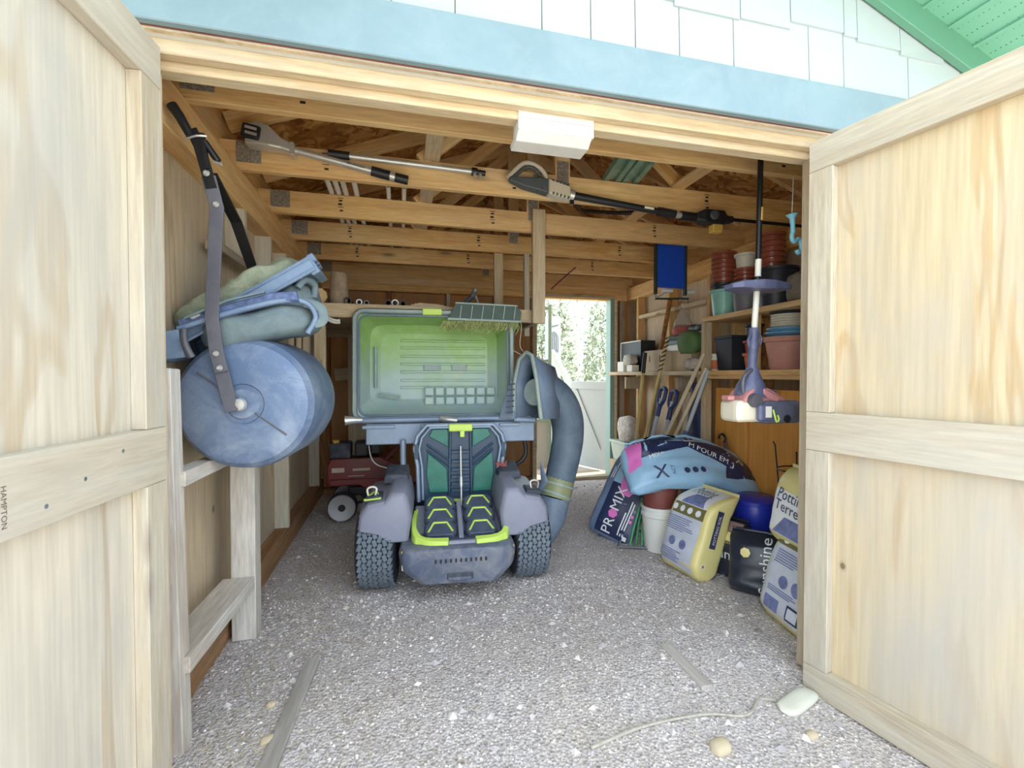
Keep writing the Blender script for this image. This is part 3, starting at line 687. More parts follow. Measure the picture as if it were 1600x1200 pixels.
# ================================================================ left side: rack, lawn roller, catcher bags
rk = thing('roller_rack', 'low whitish timber rack along the left wall carrying the lawn roller', 'rack', (-.69, 2.0, 0))
def rkb(n, p0, p1, w, t, m='rack_wood', up=(0, 0, 1)):
    o = board(n, V(p0)-V((-.69, 2.0, 0)), V(p1)-V((-.69, 2.0, 0)), w, t, M[m], rk, up, .003); return o
rkb('leg', (-.705, 1.66, -.01), (-.742, 1.70, 1.22), .07, .065, up=(1, 0, 0)); rkb('leg', (-.69, 2.305, .0), (-.69, 2.305, .80), .085, .10, up=(1, 0, 0))
rkb('bottom_rail', (-.728, 1.66, .262), (-.708, 2.262, .262), .13, .055); rkb('top_rail', (-.715, 1.70, .858), (-.70, 2.34, .858), .06, .05)
rkb('cross_rail', (-.745, 2.30, .818), (-.645, 2.30, .818), .06, .03)
M['roller'] = plain('blue_grey_drum', (96, 116, 148), .5, .25, var=.12, scale=3, dust=(166, 178, 194), damt=.65, bumpy=.05)
M['bar'] = plain('brown_grey_bar', (92, 92, 102), .55, .3, var=.15, dust=(120, 118, 124), damt=.5)
RC = V((-.56, 1.85, 1.094)); ax = V((math.sin(R(4)), math.cos(R(4)), 0)); RL = .43
rl = thing('lawn_roller', 'blue-grey steel lawn roller drum with flat bar handle on the rack', 'lawn roller', (-.56, 2.06, .846))
RO = V((-.56, 2.06, .846))
rm = Matrix.Translation(RC-RO) @ ax.to_track_quat('Z', 'Y').to_matrix().to_4x4()
MB().lathe([(0, .006), (.07, .006), (.075, .0), (.19, .004), (.222, .014), (.241, .036), (.248, .07), (.248, RL-.07), (.241, RL-.036), (.222, RL-.014), (0, RL)], 56, rm).build('drum', M['roller'], rl, smooth=28)
MB().tube([rm @ V((-.19*math.cos(R(38)), -.19*math.sin(R(38)), .001)), rm @ V((.19*math.cos(R(38)), .19*math.sin(R(38)), .001))], .0035, 6).build('weld_seam', M['bar'], rl)
MB().lathe([(.052, -.004), (.058, .004), (.052, .008)], 28, rm).build('hub_ring', M['roller'], rl, smooth=40)
MB().lathe([(0, -.040), (.020, -.038), (.024, -.030), (.024, -.022), (.014, -.022), (.014, 0), (0, 0)], 20, rm).build('axle_bolt', M['alu'], rl, smooth=40)
def strip(pts, w, t, wd):
    """flat bar swept along pts; wd is the direction of its width"""
    rings = []; pts = [V(p) for p in pts]
    for i, p in enumerate(pts):
        d = (pts[min(i+1, len(pts)-1)]-pts[max(i-1, 0)]).normalized(); a = V(wd); a = (a-d*a.dot(d)).normalized(); b = d.cross(a)
        rings.append([tuple(p+a*w/2+b*t/2), tuple(p-a*w/2+b*t/2), tuple(p-a*w/2-b*t/2), tuple(p+a*w/2-b*t/2)])
    return MB().loft(rings)
W = lambda *p: V(p)-RO
strip([W(-.585+.002, 1.815, 1.07), W(-.625, 1.82, 1.255)], .046, .008, (1, 0, 0)).build('axle_bar', M['bar'], rl, bevel=.0015)
strip([W(-.612, 1.808, 1.21), W(-.628, 1.808, 1.283), W(-.640, 1.806, 1.40), W(-.625, 1.80, 1.66), W(-.614, 1.79, 1.78), W(-.632, 1.77, 1.88)], .044, .008, (1, 0, 0)).build('handle_bar', M['bar'], rl, bevel=.0015)
for p in ((-.628, 1.800, 1.275), (-.617, 1.800, 1.225), (-.615, 1.782, 1.79), (-.635, 1.76, 1.885)):
    MB().tube([W(*p), W(p[0], p[1]-.008, p[2])], [.011, .006], 12).build('bolt_head', M['alu'], rl, smooth=40)
strip([W(-.56, 2.30, 1.10), W(-.585, 2.20, 1.55), W(-.62, 2.0, 1.80), W(-.635, 1.80, 1.90)], .040, .008, (1, 0, 0)).build('handle_bar', M['dark_metal'], rl)
strip([W(-.624, 1.775, 1.84), W(-.652, 1.755, 1.97), W(-.672, 1.745, 2.02)], .034, .010, (1, 0, 0)).build('tongue', M['dark_metal'], rl)
strip([W(-.630, 1.76, 1.90), W(-.640, 1.745, 2.01)], .012, .014, (1, 0, 0)).build('tongue', M['dark_metal'], rl)
MB().tube([W(-.672, 1.74, 1.995), W(-.70, 1.735, 2.05), W(-.722, 1.73, 2.085)], [.014, .016, .017], 10).build('grip', M['black'], rl, smooth=50)
MB().tube([W(-.60, 1.765, 1.93), W(-.635, 1.75, 1.985)], .011, 10).build('latch_pin', M['dark_metal'], rl, smooth=50)
MB().tube(smoothpath([W(-.69, 1.745, 1.985), W(-.655, 1.735, 1.995), W(-.625, 1.74, 2.0)], 3), .004, 6).build('pin_clip', M['alu'], rl)
MB().tube([W(-.612, 1.76, 1.925), W(-.585, 1.75, 1.915)], .005, 6).build('pin_clip', M['alu'], rl)
# ---- catcher bags lying on the drum
M['bagcloth'] = plain('grey_green_fabric', (98, 116, 124), .7, var=.1, scale=5, dust=(142, 156, 152), damt=.5, bumpy=.15)
M['bagframe'] = plain('blue_grey_bag_frame', (106, 128, 158), .5, var=.07, scale=4, dust=(146, 166, 186), damt=.5)
M['fuzzy'] = plain('grass_caked_fabric', (140, 150, 128), .95, var=.25, scale=14, dust=(178, 180, 156), damt=.7, bumpy=.8)
M['meshband'] = plain('woven_mesh_band', (84, 100, 140), .6, var=.4, scale=60)
def blob(L, D, H, n=20, k=24, e=.5, fn=None):
    """soft pillow: length along x, depth y, height z"""
    mb = MB(); rings = []
    for i in range(n+1):
        t = -1+2*i/n; s = max(.02, (1-abs(t)**4)**.5); x = t*L/2; ring = []
        for j in range(k):
            a = 2*math.pi*j/k; c, q = math.cos(a), math.sin(a)
            y = math.copysign(abs(c)**e, c)*D/2*s; z = math.copysign(abs(q)**e, q)*H/2*s
            p = V((x, y, z)); p += V((0, 0, .012*mnoise.noise(p*9)))
            ring.append(tuple(fn(p) if fn else p))
        rings.append(ring)
    return mb.loft(rings)
cb = thing('catcher_bag', 'upper grass catcher bag with fuzzy top and rigid blue-grey frame above the lawn roller', 'grass bag', (-.60, 2.11, 1.485), (R(8), R(-33), 0))
for z, hgt in ((.0, .05),):
    mb = MB().box((0, -.21, z), (.62, .025, hgt)).box((0, .21, z), (.62, .025, hgt)).box((-.305, 0, z), (.025, .42, hgt)).box((.30, 0, z), (.035, .42, hgt+.02))
    mb.box((0, 0, z), (.58, .40, .012)); mb.build('frame', M['bagframe'], cb, bevel=.004)
MB().tube([(-.31, -.226, .022), (.31, -.226, .026)], .006, 6).tube([(-.31, -.226, -.022), (.31, -.226, -.018)], .006, 6).build('frame_bead', M['bagframe'], cb)
blob(.56, .36, .11, fn=lambda p: p+V((-.01, .02, .058+.02*mnoise.noise(p*20)))).build('fabric_top', M['fuzzy'], cb, smooth=180)
blob(.34, .38, .13, fn=lambda p: p+V((.09, .0, -.07))).build('fabric_pouch', M['bagcloth'], cb, smooth=180)
for i in range(3): MB().box((.315, -.12+i*.12, .03), (.03, .07, .035)).build('frame_clip', M['bagframe'], cb, bevel=.004)
MB().tube(smoothpath([(.21, -.19, -.045), (.25, -.17, -.03), (.265, -.12, -.06), (.235, -.12, -.10)], 4), .014, 8).build('hem_roll', M['bagcloth'], cb, smooth=60)
c2 = thing('catcher_bag', 'lower grass catcher bag with woven mesh band resting directly on the lawn roller', 'grass bag', (-.59, 2.025, 1.392), (R(4), R(-15), 0))
blob(.44, .36, .135, fn=lambda p: p+V((.06, 0, -.015-.03*(p.x*2)**2))).build('fabric_pouch', M['bagcloth'], c2, smooth=180)
MB().tube(smoothpath([(-.17, -.185, .028), (.0, -.188, .045), (.17, -.185, .05), (.255, -.16, .03), (.275, -.14, -.03), (.23, -.15, -.085)], 5), .010, 8).build('zip_piping', M['bagframe'], c2, smooth=60)
MB().loft([[(x, -.176, z0), (x, -.19, z0+.01), (x, -.186, z0+.04), (x, -.165, z0+.045)] for x, z0 in ((-.16, .018), (.0, .034), (.16, .042), (.24, .03))]).build('mesh_band', M['meshband'], c2, smooth=60)
mb = MB().box((-.215, -.19, -.02), (.10, .03, .10), (0, R(6), 0)).box((-.215, .16, -.02), (.10, .03, .10)).box((-.255, -.02, -.02), (.025, .36, .11))
mb.build('frame', M['bagframe'], c2, bevel=.008, seg=2)
MB().tube(smoothpath([(-.15, -.195, .02), (-.155, -.21, -.03), (-.15, -.205, -.08)], 4), .012, 8).build('frame_strap', M['bar'], c2, smooth=60)
MB().tube(smoothpath([(.25, -.14, .03), (.30, -.13, .0), (.295, -.13, -.05), (.262, -.14, -.055)], 4), .009, 8, flat=2.0).build('pull_loop', M['bagcloth'], c2, smooth=60)
MB().box((-.10, -.195, .058), (.035, .02, .014), (0, R(-12), 0)).build('snap', M['alu'], c2, bevel=.004)
strip([(-.13, -.20, .055), (.02, -.20, .085), (.14, -.19, .09)], .03, .006, (0, 1, 0)).build('flap', M['bagcloth'], c2)
# ---- loft shelf hung from the trusses
ls = thing('loft_shelf', 'wide timber loft shelf hung from the trusses above the mower', 'shelf', (.12, 3.14, 1.575))
LO = V((.12, 3.14, 1.575))
def lsb(n, p0, p1, w, t, m='lumber_pale', up=(0, 0, 1)): return board(n, V(p0)-LO, V(p1)-LO, w, t, M[m], ls, up)
lsb('front_rail', (-.745, 3.15, 1.62), (.99, 3.15, 1.62), .038, .09); lsb('end_rail', (.97, 3.17, 1.62), (.97, 4.84, 1.62), .038, .09, 'lumber_grey')
lsb('back_rail', (-.745, 4.83, 1.62), (.95, 4.83, 1.62), .03, .09, 'lumber_grey')
for i in range(7): lsb('plank', (-.74, 3.29+i*.235, 1.656), (.955, 3.29+i*.235, 1.656), .225, .018, 'lumber_grey')
lsb('hanger_post', (.942, 3.055, 1.56), (.942, 3.055, 2.35), .038, .09, 'lumber_pale', up=(1, 0, 0))
lsb('hanger_post', (.795, 3.705, 1.665), (.795, 3.705, 2.22), .038, .075, 'lumber_pale', up=(1, 0, 0))
lsb('hanger_post', (1.013, 3.62, 1.52), (1.013, 3.62, 2.2), .038, .045, 'lumber_white', up=(1, 0, 0))
lsb('support_post', (-.505, 3.19, .90), (-.505, 3.19, 1.575), .045, .07, 'lumber_pale', up=(1, 0, 0))
# things on the shelf
M['bark'] = plain('grey_bark', (150, 132, 112), .9, var=.25, scale=20, bumpy=.6); M['endgrain'] = plain('cut_log_end', (214, 182, 136), .8, var=.12, scale=20)
o = thing('log', 'short grey log standing upright on the loft shelf', 'log', (-.395, 3.25, 1.666))
MB().lathe([(0, 0), (.058, 0), (.060, .08), (.056, .20), (.05, .215), (0, .22)], 18).build('trunk', M['bark'], o, smooth=40)
MB().lathe([(.0, .2195), (.05, .2155), (.0, .2215)], 18).build('cut_face', M['endgrain'], o)
o = thing('log', 'short log lying on the loft shelf with its cut end facing out', 'log', (-.515, 3.22, 1.722))
MB().tube([(0, 0, 0), (0, .30, 0)], .054, 9).build('trunk', M['bark'], o, smooth=40); MB().tube([(0, -.003, 0), (0, .0, 0)], .051, 9).build('cut_face', M['endgrain'], o)
M['grey_plastic'] = plain('grey_pvc', (150, 152, 152), .5); M['white_plastic'] = plain('white_pvc', (228, 228, 224), .45, var=.03)
for i, (x, r0, m, lab) in enumerate(((-.335, .026, 'black', 'fat black pipe end beside the upright log'), (-.262, .020, 'alu', 'first of two thin-walled steel pipes on the loft shelf'), (-.215, .017, 'grey_plastic', 'second of two thin pipes on the loft shelf, grey'),
                                    (-.075, .022, 'dark_metal', 'dark pipe end left of the white pipe on the shelf'), (-.03, .024, 'white_plastic', 'white pipe end on the loft shelf'), (.022, .021, 'black', 'black pipe end right of the white pipe'))):
    o = thing('pipe', lab, 'pipe', (x, 3.20, 1.666+r0), group='pipes on the loft shelf')
    k = MB(); n = 14
    k.loft([[(q*math.cos(2*math.pi*j/n), y, q*math.sin(2*math.pi*j/n)) for j in range(n)] for q, y in ((r0*.7, .3), (r0*.7, .0), (r0, 0), (r0, .55))], caps=False).build('tube', M[m], o, smooth=40)
for i in range(3):
    o = board('offcut', (.07+.02*i, 3.20+.03*i, 1.671+.011*i), (.32-.03*i, 3.22+.04*i, 1.671+.011*i), .12, .010, M['lumber_pale'])
    tag(o, ('lowest thin board in the little stack on the loft shelf', 'middle thin board in the little stack on the loft shelf', 'topmost thin board in the little stack on the loft shelf')[i], 'board', 'offcuts on the loft shelf')
o = thing('bracket', 'greenish metal fitting standing on the loft shelf right of the boards', 'bracket', (.47, 3.24, 1.666))
MB().tube(smoothpath([(-.06, 0, .02), (-.02, 0, .045), (.03, 0, .09), (.05, 0, .13)], 4), [.018]*13, 8).build('arm', M['black_dusty'], o, smooth=50)
MB().tube([(.05, 0, .13), (.075, 0, .06), (.085, 0, .004)], .006, 6).tube([(-.06, 0, .02), (-.075, 0, .004), (.0, -.02, .004)], .007, 6).tube([(.045, 0, .12), (.06, .01, .15)], .012, 6).build('prongs', M['grey_plastic'], o)
M['cloth_white'] = plain('white_cloth', (226, 226, 222), .8, var=.04)
o = MB().grid(lambda u, v: (-.60+.23*u, 3.08-.0*v+.03*v, 1.60-.05*u-.035*v*(1-u)-.01*math.sin(u*9)+.012*math.sin(v*5)), 14, 4).build('rag', M['cloth_white'], smooth=180)
so = o.modifiers.new('thickness', 'SOLIDIFY'); so.thickness = .006; tag(o, 'white rag hanging at the left end of the loft shelf', 'rag')
for i, (x, h, t) in enumerate(((-.60, .24, .03), (-.562, .23, .035), (-.645, .22, .032))):
    o = board('wood_offcut', (x, 3.05, 1.30), (x, 3.05, 1.30+h), .06, t, M['lumber_grey'], up=(1, 0, 0))
    tag(o, ('grey wood offcut between two others behind the lawn roller', 'grey wood offcut next to the shelf post behind the roller', 'grey wood offcut nearest the left wall behind the roller')[i], 'offcut', 'offcuts behind the roller')
o = board('offcut_shelf', (-.74, 3.05, 1.285), (-.48, 3.05, 1.285), .16, .025, M['lumber_pale']); tag(o, 'small pale shelf board behind the lawn roller', 'shelf')
for i, (p0, p1, w_, m, lab) in enumerate((((-.34, 4.2, 1.56), (-.34, 4.2, .0), .20, 'lumber_grey', 'wide grey plank leaning behind the bagger lid'), ((-.60, 4.6, 1.2), (-.10, 4.6, 1.25), .12, 'lumber_grey', 'grey plank across the back wall under the loft shelf'))):
    o = board('plank', p0, p1, .03, w_, M[m], up=(1, 0, 0) if i == 0 else (0, 0, 1)); tag(o, lab, 'plank')
# ---- red tiller at the back
M['red'] = plain('dark_red_paint', (128, 40, 42), .35, var=.1, scale=5, dust=(110, 60, 56), damt=.3, coat=.3); M['decal'] = plain('pale_decal', (214, 196, 176), .5, var=.05)
tl = thing('garden_tiller', 'dark red garden tiller with black engine parked at the back left', 'tiller', (-.34, 4.12, 0))
bodyp = [(-.25, .27), (-.25, .45), (-.215, .50), (.17, .50), (.27, .45), (.33, .38), (.285, .325), (.195, .20), (.165, .11), (.115, .12), (.065, .22), (.01, .265)]
b = MB().prism(bodyp, -.10, .12).build('body', M['red'], tl, bevel=.012, seg=2)
MB().prism([(-.23, .275), (.0, .28), (.07, .235), (.11, .15), (.16, .12), (.185, .20), (.26, .315), (.12, .325), (.05, .33), (-.23, .33)], -.118, -.10).build('side_guard', M['red'], b, bevel=.006)
for z in (.345, .36, .375): MB().box((.17, -.106, z), (.15, .012, .006)).build('louvre', M['red'], b)
MB().box((-.165, -.104, .405), (.10, .006, .038), (0, 0, 0), top=(1, 1)).build('side_decal', M['decal'], b); MB().box((.02, -.104, .405), (.14, .006, .020)).box((-.02, -.104, .352), (.13, .006, .006)).build('side_decal', M['decal'], b)
MB().box((-.15, .0, .565), (.17, .20, .13)).build('fuel_tank', M['black_dusty'], tl, bevel=.02, seg=2); MB().cyl((-.185, -.06, .625), (-.185, -.06, .655), .028).build('fuel_cap', M['amber_sticker'], tl)
MB().box((.02, .0, .57), (.11, .18, .12)).build('air_filter', M['black'], tl, bevel=.015, seg=2); MB().box((.13, .02, .58), (.10, .16, .14)).build('engine', M['dark_metal'], tl, bevel=.02)
for s in (-.07, .10): MB().tube([(.20, s, .46), (.36, s, .60), (.55, s, .86)], .014, 8).build('handle', M['red'], tl, smooth=50)
MB().tube(smoothpath([(.08, -.09, .60), (.10, -.11, .50), (.15, -.12, .44), (.25, -.12, .40), (.29, -.12, .36)], 4), .006, 6).build('control_rod', M['alu'], tl)
MB().tube([(.27, -.12, .40), (.31, -.12, .33)], .018, 8).build('rod_grip', M['sticker'], tl)
for s in (-1, 1):
    wm = mat4((-.125, -.17 if s < 0 else .20, .118), (R(90), 0, 0))
    w_ = MB().lathe([(.045, .045), (.10, .045), (.116, .02), (.116, -.04), (.045, -.05)], 28, wm).build('wheel', M['rubber'], tl, smooth=40)
    MB().lathe([(.034, .05), (.104, .056), (.108, .046), (.034, .04)], 32, wm).build('wheel_disc', M['metal'], w_, smooth=40); MB().lathe([(0, .055), (.028, .055), (.036, .03), (0, .0)], 16, wm).build('hub', M['black'], w_, smooth=40)
mb = MB()
for i in range(8):
    a = i*.8; mb.box((.09+.10*math.cos(a)*.8, -.05+.03*(i % 3), .11+.10*math.sin(a)*.8), (.07, .012, .02), (0, -a, 0))
mb.tube([(.09, -.1, .11), (.09, .14, .11)], .03, 10).build('tines', M['dark_metal'], tl)
MB().box((.02, .0, .22), (.22, .16, .08)).build('gearcase', M['dark_metal'], tl, bevel=.01)
# ================================================================ things up among the trusses
def tb(p0, p1, r, n=10): return MB().tube([p0, p1], r, n)
# white block under the header
o = thing('block', 'white painted wooden block under the middle of the door header', 'block', (.53, 1.55, 1.985))
MB().box((0, -.01, .107), (.275, .075, .036)).build('upper_board', M['white_paint'], o, bevel=.002); MB().box((0, -.01, .068), (.275, .075, .04)).build('upper_board', M['white_paint'], o, bevel=.002)
MB().loft([[(x, -.047, .047), (x, .075, .047), (x, .06, .022), (x, -.015, .022)] for x in (-.138, .13)]).build('lower_board', M['white_paint'], o, bevel=.002)
# silver pole saw with motor head
M['label_ink'] = plain('black_print', (40, 40, 42), .6)
y0 = 2.43
o = thing('pole_trimmer', 'silver pole tool with grey and black motor head hanging on the second truss', 'pole tool', (-.60, y0, 2.30))
L0 = V((-.60, y0, 2.30)); q = lambda x, z, dy=0: V((x, y0+dy, z))-L0
MB().loft([[tuple(q(x, z+h, -w)), tuple(q(x, z+h, w)), tuple(q(x, z-h, w)), tuple(q(x, z-h, -w))] for x, z, h, w in ((-.705, 2.335, .045, .035), (-.66, 2.345, .055, .04), (-.60, 2.335, .05, .04), (-.55, 2.312, .028, .03), (-.50, 2.296, .022, .025))]).build('housing', M['alu'], o, bevel=.01, seg=2)
MB().box(q(-.675, 2.343, -.035), (.085, .03, .07), (0, R(10), 0)).build('motor_recess', M['black'], o, bevel=.015, seg=2)
for z in (2.355, 2.33): MB().box(q(-.672, z, -.052), (.05, .006, .012), (0, R(10), 0)).build('motor_fin', M['alu'], o)
MB().box(q(-.50, 2.292, -.002), (.022, .06, .062)).build('clamp', M['alu'], o, bevel=.004)
MB().tube([q(-.49, 2.295), q(-.06, 2.222)], .0165, 14).build('tube', M['alu'], o, smooth=50)
MB().tube([q(-.135, 2.235), q(-.045, 2.219)], .024, 14).build('grip', M['black'], o, smooth=50); MB().tube([q(-.045, 2.219), q(-.02, 2.215)], .021, 14).build('ring', M['alu'], o, smooth=50)
MB().tube([q(-.02, 2.215), q(.045, 2.205)], .023, 12).build('coupler', M['black'], o, smooth=50)
d = (V((-.06, 0, 2.222))-V((-.49, 0, 2.295))).normalized(); nn = V((d.z, 0, -d.x))*-1
lettering('BRUSHLESS', .017, M['label_ink'], o, lambda x, y: tuple(q(-.21, 2.248)+d*x+V((-d.z, 0, d.x))*y+V((0, -.0168, 0))))
o = thing('extension_pole', 'plain silver extension pole beside the pole tool on the second truss', 'pole', (.05, y0+.005, 2.28))
L0 = V((.05, y0+.005, 2.28))
MB().tube([q(-.33, 2.298), q(.40, 2.285)], .014, 14).build('tube', M['alu'], o, smooth=50); MB().tube([q(-.34, 2.298), q(-.24, 2.297)], .020, 12).build('grip', M['black'], o, smooth=50)
MB().tube([q(.375, 2.286), q(.405, 2.285)], .021, 12).tube([q(.405, 2.285), q(.45, 2.283)], .014, 10).build('coupler', M['black'], o, smooth=50)
MB().tube([q(.39, 2.272, -.012), q(.395, 2.255, -.014)], .008, 8).tube([q(.42, 2.272, -.012), q(.425, 2.252, -.014)], .008, 8).build('screw_knob', M['alu'], o)
# black pole saw
M['tan_plastic'] = plain('tan_grey_plastic', (196, 188, 172), .5, var=.05); M['slate'] = plain('slate_plastic', (76, 82, 88), .5, var=.08)
o = thing('pole_saw', 'black pole saw with grey loop handle hanging on the second truss', 'pole saw', (1.2, y0, 2.2)); L0 = V((1.2, y0, 2.2))
loop = smoothpath([q(.575, 2.275), q(.62, 2.325), q(.665, 2.362), q(.72, 2.362), q(.775, 2.33), q(.80, 2.28)], 4)
MB().tube(loop, .014, 8).build('loop_handle', M['tan_plastic'], o, smooth=60)
MB().tube(smoothpath([q(.585, 2.268), q(.63, 2.300, -.004), q(.67, 2.335, -.004), q(.72, 2.338, -.004), q(.76, 2.30, -.004)], 4), .010, 8).build('soft_grip', M['slate'], o, smooth=60)
MB().loft([[tuple(q(x, z+h, -w)), tuple(q(x, z+h, w)), tuple(q(x, z-h, w)), tuple(q(x, z-h, -w))] for x, z, h, w in ((.58, 2.265, .012, .018), (.66, 2.252, .026, .028), (.76, 2.245, .036, .03), (.80, 2.24, .04, .03))]).build('body', M['slate'], o, bevel=.008, seg=2)
MB().loft([[tuple(q(x, z+h, -w)), tuple(q(x, z+h, w)), tuple(q(x, z-h, w)), tuple(q(x, z-h, -w))] for x, z, h, w in ((.80, 2.24, .042, .034), (.93, 2.215, .036, .03))]).build('housing', M['tan_plastic'], o, bevel=.006)
mb = MB()
for i in range(5): mb.box(q(.825+i*.022, 2.272-i*.004, -.03), (.008, .012, .012)); mb.box(q(.825+i*.022, 2.202-i*.004, -.03), (.008, .012, .012))
tag(mb.build('housing_tooth', M['slate'], o), kind='stuff')
MB().tube([q(.735, 2.215, -.01), q(.765, 2.222, -.03)], .006, 6).tube([q(.72, 2.30, -.01), q(.745, 2.285, -.01)], .006, 6).build('trigger', M['black'], o)
MB().tube([q(.93, 2.215), q(.955, 2.21)], .03, 12).build('collar', M['alu'], o, smooth=50); MB().box(q(.945, 2.18, 0), (.02, .02, .04)).build('collar_clamp', M['dark_metal'], o)
MB().tube([q(.955, 2.211), q(1.50, 2.168)], [.022, .018], 14).build('tube', M['black'], o, smooth=50); MB().box(q(1.42, 2.176, -.02), (.06, .004, .012), (0, R(4), 0)).build('tube_label', M['sticker'], o)
MB().tube([q(1.49, 2.169), q(1.60, 2.160)], .026, 14).build('joint', M['black'], o, smooth=50); MB().tube([q(1.60, 2.160), q(1.645, 2.158)], .018, 12).build('ring', M['alu'], o, smooth=50)
MB().tube([q(1.64, 2.158), q(1.74, 2.155)], .026, 14).build('joint', M['black'], o, smooth=50)
MB().loft([[tuple(q(x, z+h, -w)), tuple(q(x, z+h, w)), tuple(q(x, z-h, w)), tuple(q(x, z-h, -w))] for x, z, h, w in ((1.74, 2.155, .022, .025), (1.79, 2.16, .04, .04), (1.92, 2.16, .04, .04), (1.95, 2.158, .02, .025), (2.0, 2.158, .02, .022))]).build('saw_head', M['black'], o, bevel=.01, seg=2)
MB().lathe([(0, .0), (.03, .0), (.024, .012), (0, .016)], 16, Matrix.Translation(q(1.845, 2.165, -.04)) @ mat4((0, 0, 0), (R(90), 0, 0))).build('sprocket_cap', M['slate'], o, smooth=40)
MB().box(q(1.885, 2.095), (.07, .05, .05)).build('oil_cap', M['amber_sticker'], o, bevel=.006)
MB().box(q(2.26, 2.163), (.54, .006, .020)).build('guide_bar', M['dark_metal'], o, bevel=.002)
# pvc pipes lying on the trusses
for i, (x, r0, z) in enumerate(((-.415, .016, 2.357), (-.372, .016, 2.357), (-.328, .016, 2.357), (-.262, .016, 2.357), (-.065, .014, 2.355), (.03, .014, 2.355))):
    n = 12; o = MB().loft([[(x+a*math.cos(2*math.pi*j/n), y, z+a*math.sin(2*math.pi*j/n)) for j in range(n)] for a, y in ((r0*.75, 3.2), (r0*.75, 2.58 if i < 4 else 2.9), (r0, 2.58 if i < 4 else 2.9), (r0, 4.75))], caps=False).build('pvc_pipe', M['white_plastic'], smooth=40)
    tag(o, ('leftmost white pvc pipe of the bundle lying across the trusses', 'second white pvc pipe from the left lying across the trusses', 'third white pvc pipe from the left lying across the trusses', 'fourth white pvc pipe, a little apart from the bundle on the trusses', 'thin white pipe lying alone right of the bundle on the trusses', 'thin white pipe furthest right on the trusses')[i], 'pipe', 'white pipes on the trusses')
# green gutter lengths
M['green_metal'] = plain('green_sheet_metal', (96, 132, 110), .5, var=.15, scale=8, dust=(170, 178, 170), damt=.5)
for i, (x, lab) in enumerate(((1.10, 'left of two green metal trim lengths lying over the first two trusses'), (1.215, 'right of two green metal trim lengths lying over the first two trusses, scratched'))):
    prof = [(-.055, .03), (-.05, .0), (-.02, .0), (-.015, .022), (.015, .022), (.02, .0), (.05, .0), (.055, .03), (.047, .03), (.044, .008), (.026, .008), (.02, .03), (-.02, .03), (-.026, .008), (-.044, .008), (-.047, .03)]
    o = MB().prism(prof, 0, .80).build('metal_trim', M['green_metal'], M=mat4((x, 1.72, 2.345), (0, 0, R(-9)))); tag(o, lab, 'trim', 'green trim lengths in the roof')
# cables and straps
o = MB().tube(smoothpath([(.98, 2.56, 2.36), (1.10, 2.75, 2.37), (1.22, 2.98, 2.352), (1.34, 3.02, 2.36), (1.60, 3.0, 2.365), (1.72, 2.9, 2.36)], 6), .013, 8).build('cable', M['dark_metal'], smooth=60); tag(o, 'black ribbed cable lying across the second and third trusses', 'cable')
o = MB().box((.99, 2.83, 2.372), (.14, .17, .05), (0, 0, R(20))).build('cloth_bundle', plain('navy_cloth', (48, 52, 66), .8), bevel=.02, seg=2); tag(o, 'dark folded cloth tucked between trusses by the king post', 'cloth')
M['maroon'] = plain('maroon_plastic', (128, 60, 72), .5, var=.1)
o = strip([(1.0, 3.50, 2.365), (1.4, 3.46, 2.352), (1.85, 3.40, 2.35)], .09, .012, (0, 1, 0)).build('oar', M['maroon']); tag(o, 'maroon flat oar lying on the trusses behind the hanger post', 'oar')
o = strip([(1.68, 4.212, 2.255), (1.60, 4.21, 2.19), (1.42, 4.18, 2.03)], .02, .012, (0, 1, 0)).build('maroon_stick', M['maroon']); tag(o, 'thin maroon stick hanging down from a rear truss near the back door', 'stick')
o = strip([(1.70, 2.85, 2.352), (1.95, 2.86, 2.35), (2.1, 2.88, 2.35)], .06, .012, (0, 1, 0)).build('maroon_paddle', M['maroon']); tag(o, 'maroon paddle resting on the trusses below the pole saw head', 'paddle')
# blue folding seat hanging by the third truss
M['royal'] = plain('royal_blue_panel', (26, 78, 196), .45, var=.05); M['dgreen'] = plain('dark_green_edge', (28, 52, 44), .5)
o = thing('folding_seat', 'royal blue rectangular panel with dark edges hanging behind the third truss', 'panel', (2.10, 3.24, 1.80))
MB().box((0, 0, .265), (.245, .022, .34)).build('sheet', M['royal'], o, bevel=.003)
for s in (-1, 1): MB().box((s*.132, .0, .24), (.018, .034, .40)).build('edge_strip', M['dgreen'], o, bevel=.003)
for s in (-1, 1): MB().tube([(s*.132, 0, .04), (s*.135, 0, .0)], .006, 6).build('leg', M['alu'], o)
MB().tube([(-.15, -.02, .0), (.15, -.02, .012)], .008, 8).build('crossbar', M['dgreen'], o)
for s in (-1, 1): MB().tube([(-.15+.22*(s > 0), -.02, .003), (.03+.22*(s > 0), .08, .082)], .008, 8).build('brace', M['white_plastic'], o); MB().box((.02+.20*(s > 0), .08, .088), (.09, .05, .026)).build('brace_plate', M['white_plastic'], o, bevel=.005)
MB().tube([(0, 0, .43), (0, -.05, .50), (0, -.10, .53)], .004, 6).build('hook', M['dark_metal'], o)
